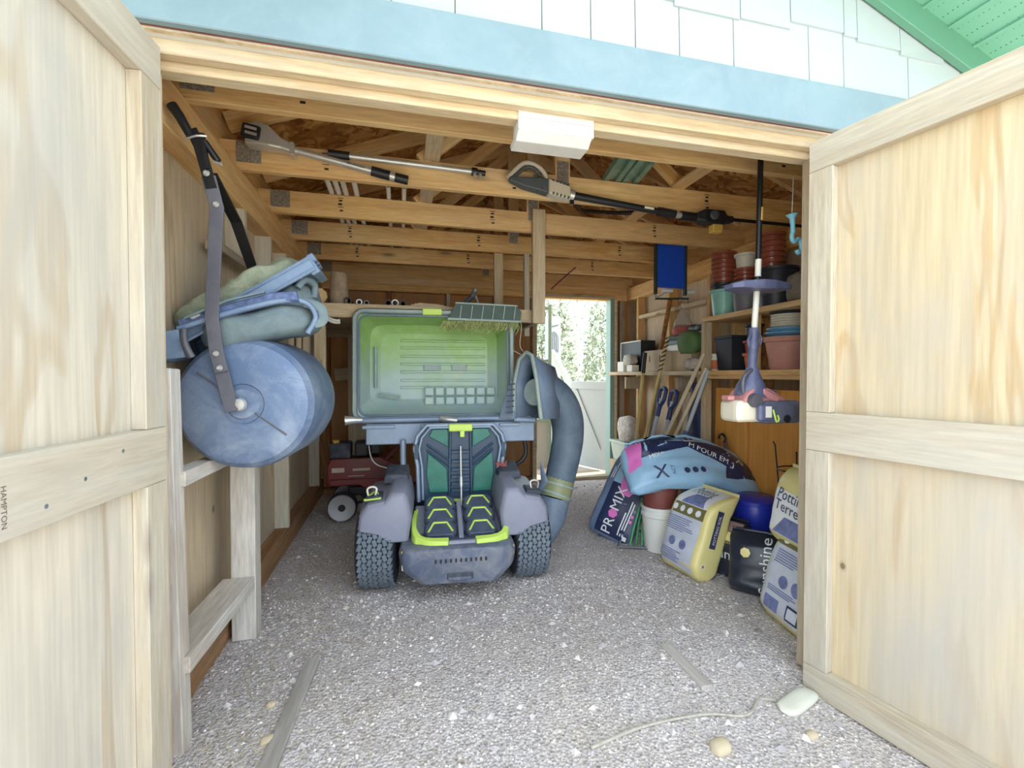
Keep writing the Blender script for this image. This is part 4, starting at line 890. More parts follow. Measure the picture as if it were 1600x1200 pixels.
# string trimmer hanging upside down in the doorway
M['tr_blue'] = plain('blue_black_plastic', (84, 90, 122), .45, var=.12, dust=(136, 140, 164), damt=.45); M['tr_pink'] = plain('faded_red_plastic', (190, 128, 128), .5, var=.1, dust=(206, 160, 158), damt=.4)
M['tank'] = plain('cream_fuel_tank', (226, 220, 200), .4, var=.03); M['tr_grey'] = plain('charcoal_cover', (92, 98, 118), .5, var=.1, dust=(140, 144, 160), damt=.4)
o = thing('string_trimmer', 'string trimmer hanging upside down from the roof, engine at the bottom', 'string trimmer', (1.63, 1.80, .985)); L0 = V((1.63, 1.80, .985))
p = lambda x, z, dy=0: V((x, 1.80+dy, z))-L0
MB().tube([p(1.637, 2.32), p(1.626, 1.63), p(1.608, 1.38)], .0125, 12).build('shaft', M['dark_metal'], o, smooth=50)
for (a, b) in ((1.74, 1.66), (1.59, 1.42)): MB().tube([p(1.6285 if a > 1.7 else 1.622, a), p(1.6265 if a > 1.7 else 1.6105, b)], .0135, 12).build('shaft_label', M['sticker'], o, smooth=50)
MB().tube([p(1.637, 1.98), p(1.634, 1.92)], .0135, 12).build('shaft_tape', M['amber_sticker'], o, smooth=50)
MB().loft([[tuple(p(x, z+h, -w)), tuple(p(x, z+h, w)), tuple(p(x, z-h, w)), tuple(p(x, z-h, -w))] for x, z, h, w in ((1.465, 1.606, .010, .03), (1.50, 1.610, .016, .06), (1.60, 1.612, .022, .075), (1.66, 1.612, .022, .075), (1.75, 1.612, .016, .06), (1.78, 1.612, .010, .04))]).build('loop_handle', M['tr_blue'], o, bevel=.008, seg=2)
MB().tube([p(1.609, 1.42), p(1.606, 1.37)], .022, 14).tube([p(1.606, 1.37), p(1.600, 1.23)], [.022, .020], 14).build('throttle_grip', M['tr_blue'], o, smooth=50)
MB().tube(smoothpath([p(1.585, 1.39, -.01), p(1.56, 1.365, -.02), p(1.565, 1.33, -.02)], 4), .006, 6).tube(smoothpath([p(1.63, 1.40), p(1.65, 1.37), p(1.64, 1.34), p(1.615, 1.335)], 4), .005, 6).build('trigger_guard', M['tr_blue'], o)
MB().tube([p(1.601, 1.235), p(1.60, 1.215), p(1.595, 1.15), p(1.59, 1.10)], [.026, .030, .062, .075], 18).build('clutch_cone', M['tr_blue'], o, smooth=40)
MB().tube(smoothpath([p(1.58, 1.225, -.02), p(1.53, 1.19, -.03), p(1.525, 1.13, -.03), p(1.545, 1.10, -.03)], 5), .009, 8).build('cable', M['bar'], o, smooth=60)
MB().loft([[tuple(p(x, z0, y)) for x, y, z0 in ((xa, -.06, za), (xb, -.06, zb), (xb, .06, zb), (xa, .06, za))] for xa, xb, za, zb in ((1.50, 1.75, 1.075, 1.075), (1.535, 1.69, 1.125, 1.115), (1.56, 1.64, 1.14, 1.14))]).build('shroud', M['tr_pink'], o, bevel=.01, seg=2)
MB().box(p(1.645, 1.105, -.055), (.10, .03, .035), (0, R(25), 0)).build('shroud_band', M['tr_pink'], o, bevel=.006)
MB().tube([p(1.555, 1.085, -.05), p(1.555, 1.085, -.085)], [.034, .03], 16).build('primer_cap', M['bar'], o, smooth=40); MB().box(p(1.47, 1.095, 0), (.035, .05, .02)).build('tank_lug', M['tr_pink'], o, bevel=.004)
MB().box(p(1.55, 1.035), (.16, .13, .10)).build('fuel_tank', M['tank'], o, bevel=.03, seg=3)
MB().box(p(1.70, 1.03, -.01), (.21, .15, .105)).build('engine_cover', M['tr_grey'], o, bevel=.022, seg=2)
MB().box(p(1.595, 1.03, -.085), (.075, .03, .075)).build('filter_cover', M['tr_blue'], o, bevel=.008); MB().box(p(1.60, 1.035, -.102), (.03, .003, .05)).build('filter_label', M['sticker'], o)
mb = MB()
for i in range(4): mb.box(p(1.755+i*.011, 1.03, -.086), (.004, .004, .06))
mb.build('cover_ribs', M['bar'], o); MB().tube([p(1.715, 1.0, -.085), p(1.715, 1.0, -.09)], .018, 14).build('muffler_port', M['black'], o)
MB().tube(smoothpath([p(1.625, 1.045, -.10), p(1.632, 1.01, -.105), p(1.64, .99, -.105), p(1.652, 1.0, -.105), p(1.645, 1.02, -.105)], 4), .004, 6).build('starter_cord', M['lime'], o)
MB().box(p(1.71, 1.125, .02), (.06, .05, .014), (0, R(12), 0)).box(p(1.715, 1.105, .02), (.06, .05, .01), (0, R(12), 0)).build('cooling_fin', M['tr_grey'], o, bevel=.003)
# pale blue hook by the right jamb
M['sky'] = plain('pale_blue_iron', (126, 190, 210), .5, var=.08)
o = thing('coat_hook', 'pale blue curly iron hook hanging beside the right doorpost', 'hook', (1.735, 1.70, 1.75)); L0 = V((1.735, 1.70, 1.75)); p = lambda x, z: V((x, 1.70, z))-L0
MB().tube([p(1.715, 1.922), p(1.717, 1.905), p(1.72, 1.87), p(1.722, 1.84)], [.026, .012, .010, .011], 10).build('stem', M['sky'], o, smooth=50)
MB().tube(smoothpath([p(1.722, 1.845), p(1.715, 1.82), p(1.728, 1.80), p(1.75, 1.815), p(1.765, 1.80), p(1.768, 1.77), p(1.752, 1.752), p(1.742, 1.765)], 4), .010, 8).build('curl', M['sky'], o, smooth=50)
MB().tube([p(1.715, 1.93), p(1.72, 2.09)], .002, 5).build('wire', M['alu'], o)
# ================================================================ right wall: shelving, pots, tools
SU = V((2.47, 2.4, 0)); su = thing('shelving_unit', 'wooden shelving unit with two boards along the right wall', 'shelves', tuple(SU))
def sub_(n, p0, p1, w, t, m='lumber', up=(0, 0, 1)): return board(n, V(p0)-SU, V(p1)-SU, w, t, M[m], su, up)
sub_('upper_board', (2.465, 1.60, 1.631), (2.465, 3.12, 1.631), .33, .036); sub_('lower_board', (2.465, 1.60, 1.216), (2.465, 3.12, 1.216), .33, .036)
sub_('upright', (2.335, 3.105, 0), (2.335, 3.105, 1.613), .038, .07, 'lumber_pale', up=(1, 0, 0)); sub_('upright', (2.60, 3.105, 0), (2.60, 3.105, 1.613), .038, .05, 'lumber', up=(1, 0, 0))
sub_('divider', (2.36, 2.62, 1.235), (2.36, 2.62, 1.613), .036, .05, 'lumber', up=(1, 0, 0)); sub_('upright', (2.335, 1.66, 0), (2.335, 1.66, 1.613), .038, .07, 'lumber', up=(1, 0, 0))
sub_('back_panel', (2.615, 1.70, 1.42), (2.615, 3.1, 1.42), .012, .36, 'lumber'); sub_('front_lip', (2.305, 1.60, 1.185), (2.305, 3.08, 1.185), .02, .026, 'lumber')
WS = V((2.47, 3.95, 1.2)); ws = thing('wall_shelf', 'plain board shelf on the right wall between the unit and the back wall', 'shelf', tuple(WS))
board('shelf_board', V((2.48, 3.14, 1.216))-WS, V((2.48, 4.83, 1.216))-WS, .29, .036, M['lumber_pale'], ws)
for y in (3.6, 4.55): board('bracket', V((2.50, y, 1.18))-WS, V((2.50, y, 1.05))-WS, .036, .2, M['lumber_grey'], ws, up=(1, 0, 0))
# leaning plywood sheet
o = MB().box((0, 0, 0), (.012, 1.42, 1.10)).build('plywood_sheet', M['ply_orange'], M=mat4((2.395, 2.36, .552), (0, R(1), 0))); tag(o, 'orange plywood sheet leaning under the lower shelf', 'plywood')
# ---- pots
M['copper'] = plain('brown_glossy_plastic', (152, 82, 62), .28, var=.12, coat=.3); M['teal'] = plain('teal_glaze', (140, 196, 184), .35, var=.05); M['potblack'] = plain('black_nursery_plastic', (46, 50, 60), .45, var=.15)
M['potgrey'] = plain('grey_nursery_plastic', (112, 114, 120), .5, var=.12); M['terracotta'] = plain('dusty_terracotta', (196, 140, 126), .75, var=.07, dust=(210, 170, 158), damt=.5); M['orangepot'] = plain('orange_terracotta', (190, 110, 72), .7)
M['dishblue'] = plain('blue_dish', (112, 168, 208), .35, var=.04); M['cream'] = plain('cream_plastic', (222, 218, 204), .45, var=.03)
def pot(name, label, x, y, z, r1, r0, h, mat, group=None, rim=.012, n=24, cat='pot', square=False):
    o = thing(name, label, cat, (x, y, z), (0, 0, R(45) if square else 0), group); k = 4 if square else n; f = 1.35 if square else 1
    b = MB().lathe([(0, .004), (r0*.9*f, 0), (r0*f, .0), (r1*f-.004, h-rim*2.2), (r1*f*.93, h), (r0*.92*f, .012), (0, .010)], k).build('body', M[mat], o, smooth=35)
    MB().lathe([(r1*f*.95, h-rim*2), (r1*f+.007, h-rim*1.6), (r1*f+.008, h-.003), (r1*f, h), (r1*f*.92, h), (r1*f*.92, h-rim*2), (r1*f*.95, h-rim*2)], k).build('rim', M[mat], o, smooth=35)
    return o
pot('plant_pot', 'teal glazed pot at the far end of the upper shelf', 2.42, 3.02, 1.65, .098, .075, .20, 'teal')
N7 = ('lowest', 'second from the bottom', 'third from the bottom', 'fourth from the bottom', 'fifth from the bottom', 'sixth from the bottom', 'topmost')
pot('nursery_pot', 'black pot sitting in the teal pot under the brown stack', 2.42, 3.02, 1.80, .085, .065, .10, 'potblack')
for i in range(7): pot('brown_pot', 'glossy brown pot, %s of the stack over the teal pot' % N7[i], 2.42, 3.02, 1.855+i*.034, .084, .066, .075, 'copper', 'brown pots stacked over the teal pot')
pot('nursery_pot', 'grey tapered nursery pot between the teal and the big black pot', 2.43, 2.80, 1.65, .10, .075, .22, 'potgrey')
for i in range(3): pot('brown_pot', 'glossy brown pot, %s of the three under the white pot' % ('lowest', 'middle', 'topmost')[i], 2.43, 2.81, 1.84+i*.030, .066, .052, .07, 'copper', 'brown pots under the white pot')
pot('white_pot', 'white plastic pot on top of three brown pots', 2.43, 2.81, 1.955, .068, .054, .12, 'cream')
pot('nursery_pot', 'big black nursery pot on the upper shelf behind the trimmer', 2.45, 2.545, 1.65, .125, .10, .26, 'potblack')
for i in range(6): pot('brown_pot', 'glossy brown pot, %s of the stack on the big black pot' % N7[i if i < 5 else 6], 2.44, 2.575, 1.90+i*.036, .072, .058, .07, 'copper', 'brown pots stacked on the big black pot')
M['burlap'] = plain('grey_burlap', (134, 128, 116), .9, var=.2, scale=14, bumpy=.6)
o = blob(.15, .15, .19, fn=lambda p: p+V((2.45, 2.35, 1.745+.01*mnoise.noise(p*25)))).build('burlap_bundle', M['burlap'], smooth=180); tag(o, 'grey lumpy burlap bundle at the near end of the upper shelf', 'bundle')
# lower shelf
pot('planter', 'dusty pink terracotta planter on the lower shelf', 2.45, 2.455, 1.235, .130, .095, .215, 'terracotta', rim=.02)
for i in range(2): pot('dish', ('lower', 'upper')[i]+' of two blue dishes on the terracotta planter', 2.45, 2.455, 1.452+i*.026, .125-.01*i, .10, .028, 'dishblue', 'blue dishes on the planter', rim=.006, cat='dish')
for i in range(5):
    o = MB().lathe([(0, 0), (.085, 0), (.098, .012), (.098, .016), (.08, .006), (0, .005)], 28).build('plate', M['cream'], M=mat4((2.45, 2.455, 1.508+i*.017)), smooth=35)
    tag(o, 'white saucer, %s of the stack on the blue dishes' % ('lowest', 'second', 'middle', 'fourth', 'topmost')[i], 'saucer', 'white saucers on the planter')
o = MB().lathe([(0, 0), (.092, 0), (.106, .016), (.106, .02), (.09, .008), (0, .006)], 28).build('plate', M['potblack'], M=mat4((2.45, 2.455, 1.595)), smooth=35); tag(o, 'black saucer on top of the white saucers', 'saucer')
pot('square_pot', 'tall black square pot on the lower shelf', 2.415, 2.905, 1.235, .098, .075, .255, 'potblack', square=True)
pot('clay_pot', 'orange clay pot between the square pot and the shelf divider', 2.42, 2.715, 1.235, .062, .045, .12, 'orangepot')
pot('clay_pot', 'brown clay pot stacked on the orange one', 2.42, 2.715, 1.335, .060, .045, .11, 'copper'); pot('nursery_pot', 'small black pot on the brown clay pot stack', 2.43, 2.715, 1.43, .055, .045, .13, 'potblack')
o = thing('jar', 'small white jar with orange label at the far end of the lower shelf', 'jar', (2.36, 3.035, 1.235)); MB().lathe([(0, 0), (.027, 0), (.028, .09), (.022, .105), (.022, .11), (0, .11)], 18).build('body', M['cream'], o, smooth=40); MB().lathe([(.0285, .01), (.029, .03), (.029, .075), (.0285, .08)], 18).build('label', M['orangepot'], o, smooth=40); MB().lathe([(0, .11), (.025, .11), (.025, .128), (0, .13)], 18).build('lid', M['sticker'], o, smooth=40)
o = MB().lathe([(0, 0), (.022, 0), (.022, .25), (.012, .28), (.013, .32), (0, .32)], 16).build('bottle', M['cream'], M=mat4((2.56, 2.93, 1.235)), smooth=40); tag(o, 'white bottle standing behind the black square pot', 'bottle')
o = MB().box((0, 0, .09), (.12, .12, .18)).build('dark_box', M['potblack'], M=mat4((2.47, 2.25, 1.235)), bevel=.006); tag(o, 'dark box beside the terracotta planter', 'box')
# back end of the shelf
M['carton'] = plain('beige_cardboard', (196, 178, 148), .8, var=.05); M['carton_black'] = plain('black_carton', (26, 40, 44), .5, var=.1)
o = thing('carton', 'black carton with white edges at the far end of the wall shelf', 'carton', (2.50, 4.52, 1.235)); MB().box((.03, 0, .165), (.17, .44, .33)).build('box', M['carton_black'], o, bevel=.003)
mb = MB().box((-.058, .215, .165), (.006, .012, .33)).box((-.058, 0, .325), (.006, .44, .010)).box((-.058, .10, .10), (.006, .22, .02)); mb.build('white_edges', M['sticker'], o)
lump = lambda L, D, H, loc, mat, name, lab, cat, s=22: tag(blob(L, D, H, 12, 14, .8, fn=lambda p: p+V(loc)+V((0, 0, .02*mnoise.noise(p*s)))+V((.015*mnoise.noise(p*s+V((5, 5, 5))), 0, 0))).build(name, M[mat], smooth=180), lab, cat)
M['mottled'] = plain('mottled_grey_cloth', (190, 182, 172), .85, var=.35, scale=30)
lump(.11, .20, .13, (2.39, 4.42, 1.36), 'mottled', 'rag_bundle', 'mottled rag bundle in front of the black carton', 'rag')
o = MB().box((0, 0, .055), (.08, .14, .11)).build('small_box', M['sticker'], M=mat4((2.385, 4.56, 1.235)), bevel=.004); tag(o, 'small white box in front of the black carton', 'box')
o = MB().box((0, 0, .035), (.08, .12, .07)).build('small_box', M['sticker'], M=mat4((2.385, 4.36, 1.235)), bevel=.004); tag(o, 'low white box under the mottled rag bundle', 'box')
o = thing('carton', 'beige cardboard carton in the middle of the wall shelf', 'carton', (2.44, 3.88, 1.235)); MB().box((0, 0, .10), (.19, .36, .20)).build('box', M['carton'], o, bevel=.003); MB().box((-.097, .08, .12), (.004, .008, .06)).build('hand_slot', M['black'], o); MB().box((-.097, -.10, .12), (.004, .008, .06)).build('hand_slot', M['black'], o)
o = MB().box((0, 0, .09), (.2, .28, .18)).build('carton', M['carton'], M=mat4((2.50, 3.53, 1.235)), bevel=.003); tag(o, 'plain carton under the stacked trays on the wall shelf', 'carton')
M['tray_green'] = plain('dark_green_tray', (52, 74, 66), .5); M['tray_teal'] = plain('teal_tray', (84, 122, 116), .5); M['greenbag'] = plain('green_fabric', (88, 118, 72), .75, var=.12, bumpy=.2)
for i, (z, h, m, lab) in enumerate(((1.415, .055, 'sticker', 'white printed box below the two trays on the wall shelf'), (1.471, .04, 'tray_teal', 'teal tray in the stack on the wall shelf'), (1.512, .035, 'tray_green', 'dark green tray on top of the stack on the wall shelf'))):
    o = MB().box((0, 0, h/2), (.22-.01*i, .34-.03*i, h), top=(.97, .97)).build('tray' if i else 'flat_box', M[m], M=mat4((2.47, 3.56, z), (0, 0, R(4*i-4))), bevel=.004); tag(o, lab, 'tray' if i else 'box')
M['pinkish'] = plain('red_clay_granules', (176, 98, 88), .8, var=.2, scale=40)
tm = NT('clear_plastic'); tm.b.inputs['Transmission Weight'].default_value = .85; tm.b.inputs['IOR'].default_value = 1.1; M['clear'] = tm.out((.9, .92, .92), .15)
o = thing('plastic_bag', 'clear plastic bag of red granules on top of the trays', 'bag', (2.46, 3.60, 1.548)); blob(.16, .19, .11, 12, 14, .8, fn=lambda p: p+V((0, 0, .052))).build('granules', M['pinkish'], o, smooth=180)
MB().lathe([(.085, .08), (.075, .13), (.04, .19), (.012, .26), (.02, .29)], 14).build('bag_neck', M['clear'], o, smooth=180)
lump(.17, .25, .20, (2.38, 3.36, 1.475), 'greenbag', 'green_bag', 'green fabric bag slumped over the shelf edge beside the trays', 'bag', 12)
lump(.13, .22, .10, (2.40, 3.33, 1.295), 'mottled', 'crumpled_cloth', 'pale crumpled cloth under the green bag', 'cloth')
lump(.06, .22, .06, (2.44, 3.36, 1.60), 'tray_green', 'folded_cap', 'dark cap lying on the green bag', 'cap')
# ---- long-handled tools leaning on the shelf
M['bamboo'] = plain('yellow_bamboo', (206, 178, 110), .5, var=.1, scale=12); M['handle_wood'] = plain('pale_ash_handle', (206, 190, 160), .6, var=.08, scale=12); M['navy_plastic'] = plain('navy_plastic', (44, 58, 112), .45, var=.1)
M['fibre'] = plain('grey_fibreglass', (176, 184, 190), .45, var=.05); M['blue_tube'] = plain('blue_grey_tube', (86, 112, 150), .45, var=.08)
def tool(name, label, top, foot, r, mat, ext=0):
    foot = V(foot); top = V(top); o = thing(name, label, 'garden tool', tuple(foot)); MB().tube([V((0, 0, 0)), top-foot], r, 10).build('shaft', M[mat], o, smooth=50); return o, top-foot
o, t = tool('rake', 'bamboo-yellow pole with black grip leaning nearest the back door', (2.29, 3.948, 1.415), (2.102, 3.877, 0), .016, 'bamboo'); MB().tube([t*.86, t*1.0], .019, 10).build('grip', M['black'], o, smooth=50); MB().box((0, 0, .02), (.05, .3, .03)).build('rake_head', M['dark_metal'], o)
o, t = tool('hoe', 'long wooden pole with black spiral wrap leaning on the wall shelf', (2.29, 3.572, 1.527), (1.993, 3.701, 0), .013, 'bamboo')
MB().tube([t*(.80+.2*i/40)+V((.016*math.cos(i*1.2), .016*math.sin(i*1.2), 0)) for i in range(41)], .006, 6).build('spiral_wrap', M['black'], o); MB().tube([t*.30, t*.36], .016, 8).build('ferrule', M['black'], o)
def spade(label, top, foot, m):
    o, t = tool('spade', label, top, foot, .016, m); d = t.normalized(); s = V((0, 1, 0))-d*d.y; s.normalize(); h = t
    MB().tube(smoothpath([h*.93, h*.97+s*.035, h+s*.045, h*1.075+s*.042, h*1.095, h*1.075-s*.042, h-s*.045, h*.97-s*.035, h*.93], 4), .017, 8).build('d_grip', M['navy_plastic'], o, smooth=60)
    MB().tube([h*.84, h*.95], .021, 10).build('socket', M['navy_plastic'], o, smooth=50)
    mb = MB(); b = d*-1; e = [h*.16-s*.09, h*.16+s*.09, h*.0+s*.08, -d*.04, h*.0-s*.08]
    nrm = d.cross(s)*.004; mb.loft([[tuple(V((0, 0, .045))+q+nrm) for q in e], [tuple(V((0, 0, .045))+q-nrm) for q in e]]); mb.build('blade', M['dark_metal'], o); MB().tube([h*.12, h*.22], .02, 8).build('blade_socket', M['dark_metal'], o, smooth=50)
spade('left of two spades with navy D-grips leaning below the wall shelf', (2.27, 3.63, .99), (2.007, 3.617, 0), 'fibre'); spade('right of two spades with navy D-grips leaning below the wall shelf', (2.28, 3.478, .97), (2.035, 3.455, 0), 'fibre')
o, t = tool('broom', 'upper of two long pale handles leaning to the shelf upright', (2.30, 3.089, 1.365), (1.919, 3.541, 0), .016, 'handle_wood'); MB().box((0, .02, .05), (.09, .3, .09), (0, 0, R(20)), top=(.6, .9)).build('broom_head', M['tray_green'], o, bevel=.01)
o, t = tool('rake', 'lower of two long pale handles leaning to the shelf upright', (2.295, 3.05, 1.255), (1.943, 3.457, 0), .016, 'handle_wood'); MB().box((0, 0, .02), (.04, .34, .03)).build('rake_head', M['dark_metal'], o); MB().tube([t*.30, t*.38], .019, 8).build('ferrule', plain('green_ferrule', (70, 150, 80), .5), o, smooth=50)
o, t = tool('telescopic_pole', 'half white half blue metal pole beside the dark tarp', (2.30, 3.035, 1.235), (1.956, 3.246, 0), .016, 'fibre'); MB().tube([t*.0, t*.62], .021, 10).build('outer_tube', M['blue_tube'], o, smooth=50)
o = board('stake', (2.40, 3.878, 1.17), (2.241, 3.962, 0), .04, .02, M['lumber_grey']); tag(o, 'grey wooden stake leaning behind the spades', 'stake')
o = MB().tube([(2.52, 3.89, 1.93), (2.52, 4.02, 1.52), (2.52, 4.10, 1.24)], .022, 8).build('branch_pole', M['lumber_brown'], smooth=50); tag(o, 'brown stick standing on the wall shelf against the stud', 'stick')
M['tarp'] = plain('navy_tarp', (48, 62, 100), .6, var=.15, scale=3, bumpy=.2)
o = MB().loft([[(2.34+.04*math.sin(k), 3.15+.02*k, z), (2.42, 3.16, z), (2.44, 3.46-.2*max(0, z-.6), z), (2.34, 3.44-.25*max(0, z-.5), z)] for k, z in enumerate((.0, .25, .5, .75, 1.0, 1.14))]).build('tarp', M['tarp'], bevel=.01, smooth=50); tag(o, 'folded navy tarp standing beside the shelf upright', 'tarp')
lump(.16, .34, .30, (2.44, 4.55, .60), 'mottled', 'stuffed_bag', 'white and blue plastic bag lying in the pale planter trough', 'bag', 14)
o = thing('trough', 'pale green planter trough standing on a crate below the wall shelf', 'trough', (2.46, 4.55, .24)); M['pale_green'] = plain('pale_green_plastic', (190, 204, 190), .5, var=.05)
MB().box((0, 0, .10), (.17, .46, .20), top=(1.25, 1.15)).build('body', M['pale_green'], o, bevel=.008); MB().box((0, 0, .21), (.235, .55, .03)).build('rim', M['pale_green'], o, bevel=.006)
o = MB().box((2.47, 4.55, .12), (.26, .5, .24)).build('crate', M['carton'], bevel=.004); tag(o, 'low crate on the floor under the pale planter trough', 'crate')
# hooked saw and tomato cage in front of the plywood sheet
o = thing('pruning_saw', 'rusty hooked blade standing in front of the orange plywood', 'saw', (2.30, 2.84, .45)); M['rust'] = plain('rusty_steel', (122, 92, 78), .6, .4, var=.2, scale=12)
strip([(0, .0, .0), (0, .0, .14), (0, -.01, .22), (0, .01, .27)], .05, .004, (0, 1, 0)).build('blade', M['rust'], o); MB().tube(smoothpath([(0, .01, .26), (0, .0, .29), (0, .03, .315), (0, .065, .30), (0, .07, .275)], 4), .009, 6).build('hook', M['dark_metal'], o, smooth=60)
o = thing('tomato_cage', 'black wire tomato cage standing behind the near potting bags', 'wire cage', (2.21, 2.11, .0))
for k in range(4):
    a = R(35+90*k); MB().tube([(.06*math.cos(a), .06*math.sin(a), 0), (.13*math.cos(a), .13*math.sin(a), .82-.03*k), (.14*math.cos(a), .14*math.sin(a), .84-.03*k)], .0045, 6).build('wire', M['dark_metal'], o)
for z, rr in ((.66, .117), (.56, .108), (.35, .09)):
    MB().tube([(rr*math.cos(2*math.pi*i/24), rr*math.sin(2*math.pi*i/24), z) for i in range(25)], .004, 6, caps=False).build('ring', M['dark_metal'], o)
mb = MB(); rr = random.Random(9)
for i in range(8): mb = MB().tube(smoothpath([(.10, -.03, .62+.02*i), (.13+.02*rr.random(), -.06-.05*rr.random(), .70+.02*i), (.12, -.12-.05*rr.random(), .72+.015*i)], 3), .003, 5); mb.build('twig', M['rust'], o)
# ================================================================ bags, buckets and bits on the floor
from mathutils.bvhtree import BVHTree
M['navy'] = plain('navy_film', (38, 48, 82), .35, var=.15, scale=7, bumpy=.1); M['sky_film'] = plain('light_blue_film', (150, 190, 220), .35, var=.08, scale=6, bumpy=.1); M['pink_film'] = plain('magenta_film', (226, 120, 196), .4, var=.1)
M['ink_white'] = plain('white_print', (236, 238, 240), .45, var=.02); M['yellow_film'] = plain('pale_yellow_film', (226, 214, 146), .35, var=.05, scale=6, bumpy=.12); M['print_grey'] = plain('blue_white_print', (206, 212, 226), .4, var=.12, scale=9)
M['ink_navy'] = plain('navy_print', (52, 58, 92), .45); M['ink_blue'] = plain('blue_print', (120, 130, 176), .45, var=.3, scale=30); M['black_film'] = plain('black_film', (40, 46, 60), .28, var=.15, scale=6, bumpy=.15); M['olive_film'] = plain('olive_film', (120, 116, 72), .4, var=.1)
M['pinkbrown'] = plain('brown_pink_film', (170, 140, 134), .45, var=.15, scale=14); M['grey_film'] = plain('grey_blue_film', (104, 122, 150), .35, var=.15, scale=6, bumpy=.1)
class Sack:
    """a filled bag: width x, height z from 0, thickness y, front looks to -y; prints are projected on its surface"""
    def __init__(s, name, label, w, h, t, mat, loc, rot, e=.42, crimp=.05, bend=None, seed=0, wr=.010, group=None, topk=.25):
        s.o = thing(name, label, 'bag', loc, rot, group); mb = MB(); n = 26; k = 36; rings = []
        for i in range(n+1):
            v = i/n; z = h*v
            kt = min(1, ((v+.03)/.16)**.5, (max(0, 1-v)/.22)**.6+crimp); kw = min(1, .90+.10*min(1, v/.1), .93+.07*min(1, (1-v)/.1))
            if topk and v > .6: kt *= 1-topk*((v-.6)/.4)
            ring = []
            for j in range(k):
                a = 2*math.pi*j/k; c, q = math.cos(a), math.sin(a)
                x = math.copysign(abs(c)**e, c)*w/2*kw; y = math.copysign(abs(q)**e, q)*t/2*kt
                p = V((x, y, z)); nz = mnoise.noise(V((x*11+seed, y*11, z*7)))*wr+mnoise.noise(V((x*30+seed, y*30, z*22)))*wr*.4
                p += V((c*.4, q, 0))*nz
                ring.append(tuple(bend(p) if bend else p))
            rings.append(ring)
        mb.loft(rings); s.bvh = BVHTree.FromPolygons([V(p) for p in mb.v], mb.f); s.body = mb.build('sack', mat, s.o, smooth=180)
        e0 = [tuple(V(p)) for p in rings[-1]]
        MB().loft([e0, [tuple(V(p)+V((0, 0, .018))) for p in e0]]).build('seam', mat, s.o, smooth=180)
    def at(s, a, b, side='f', off=.003):
        if side == 'f': o, d = V((a, -2, b)), V((0, 1, 0))
        elif side == 'r': o, d = V((2, a, b)), V((-1, 0, 0))
        else: o, d = V((a, b, 3)), V((0, 0, -1))
        hit = s.bvh.ray_cast(o, d)
        if hit[0] is None:
            hn = s.bvh.find_nearest(o+d*2)[0]; return tuple(hn-d*off)
        return tuple(hit[0]-d*off)
    def patch(s, poly, mat, side='f', n=12, name='print', off=.002):
        """quadrilateral print given by four corners"""
        A, B, C_, D = [V((*q, 0)) for q in poly]
        def fn(u, v):
            q = (A*(1-u)+B*u)*(1-v)+(D*(1-u)+C_*u)*v; return s.at(q.x, q.y, side, off)
        return MB().grid(fn, n, n).build(name, mat, s.o, smooth=180)
    def text(s, t, size, mat, cx, cz, rot=0, side='f', off=.006):
        return lettering(t, size, mat, s.o, lambda x, y: s.at(cx+x, cz+y, side, off), rot=rot)
    def lines(s, x0, x1, z0, z1, n, mat, side='f', hgt=.006, seed=1, off=.0045, vert=False):
        r = random.Random(seed); mb = MB()
        for i in range(n):
            z = z0+(z1-z0)*(i+.5)/n; xe = x0+(x1-x0)*r.uniform(.55, 1)
            q = [(x0, z), (xe, z), (xe, z+hgt), (x0, z+hgt)] if not vert else [(z, x0), (z+hgt, x0), (z+hgt, xe), (z, xe)]
            A, B, C_, D = [V((*p, 0)) for p in q]
            mb.grid(lambda u, v: s.at(*((A*(1-u)+B*u)*(1-v)+(D*(1-u)+C_*u)*v).xy, side, off), 4, 4)
        o = mb.build('small_print', mat, s.o); o['kind'] = 'stuff'; return o
    def disc(s, cx, cz, r, mat, side='f', n=14, name='icon', off=.005):
        P = [(cx+r*math.cos(2*math.pi*i/n), cz+r*math.sin(2*math.pi*i/n)) for i in range(n)]
        return MB().add([s.at(*p, side, off) for p in P], [tuple(range(n))]).build(name, mat, s.o)
# -- tall navy growing-mix bag leaning by the back door
b = Sack('soil_bag', 'navy growing mix bag with pink flash leaning nearest the back door', .34, .62, .15, M['grey_film'], (1.475, 3.06, .0), (R(-26), R(15), R(-50)), seed=3)
b.patch([(-.105, .02), (.15, .02), (.15, .40), (-.105, .40)], M['navy']); b.patch([(-.105, .40), (.15, .40), (.14, .60), (-.105, .60)], M['sky_film'])
b.patch([(-.03, .33), (.05, .33), (.15, .52), (-.06, .54)], M['pink_film'], off=.004); b.disc(.02, .47, .035, M['ink_white'], off=.006)
b.text('PR', .105, M['ink_white'], -.012, .085, R(90)); b.text('MIX', .105, M['ink_white'], -.012, .292, R(90)); b.disc(-.012, .178, .036, M['pink_film'], n=6)
b.lines(.05, .33, .060, .115, 3, M['ink_white'], hgt=.009, vert=True); b.patch([(.112, .03), (.142, .03), (.142, .06), (.112, .06)], M['ink_white'], n=3, name='code_patch')
for i, z in enumerate((.17, .21, .25)): b.disc(.125, z, .013, M['pink_film' if i < 2 else 'grey_film'])
b.lines(.42, .57, -.145, -.115, 2, M['ink_white'], hgt=.006, vert=True)
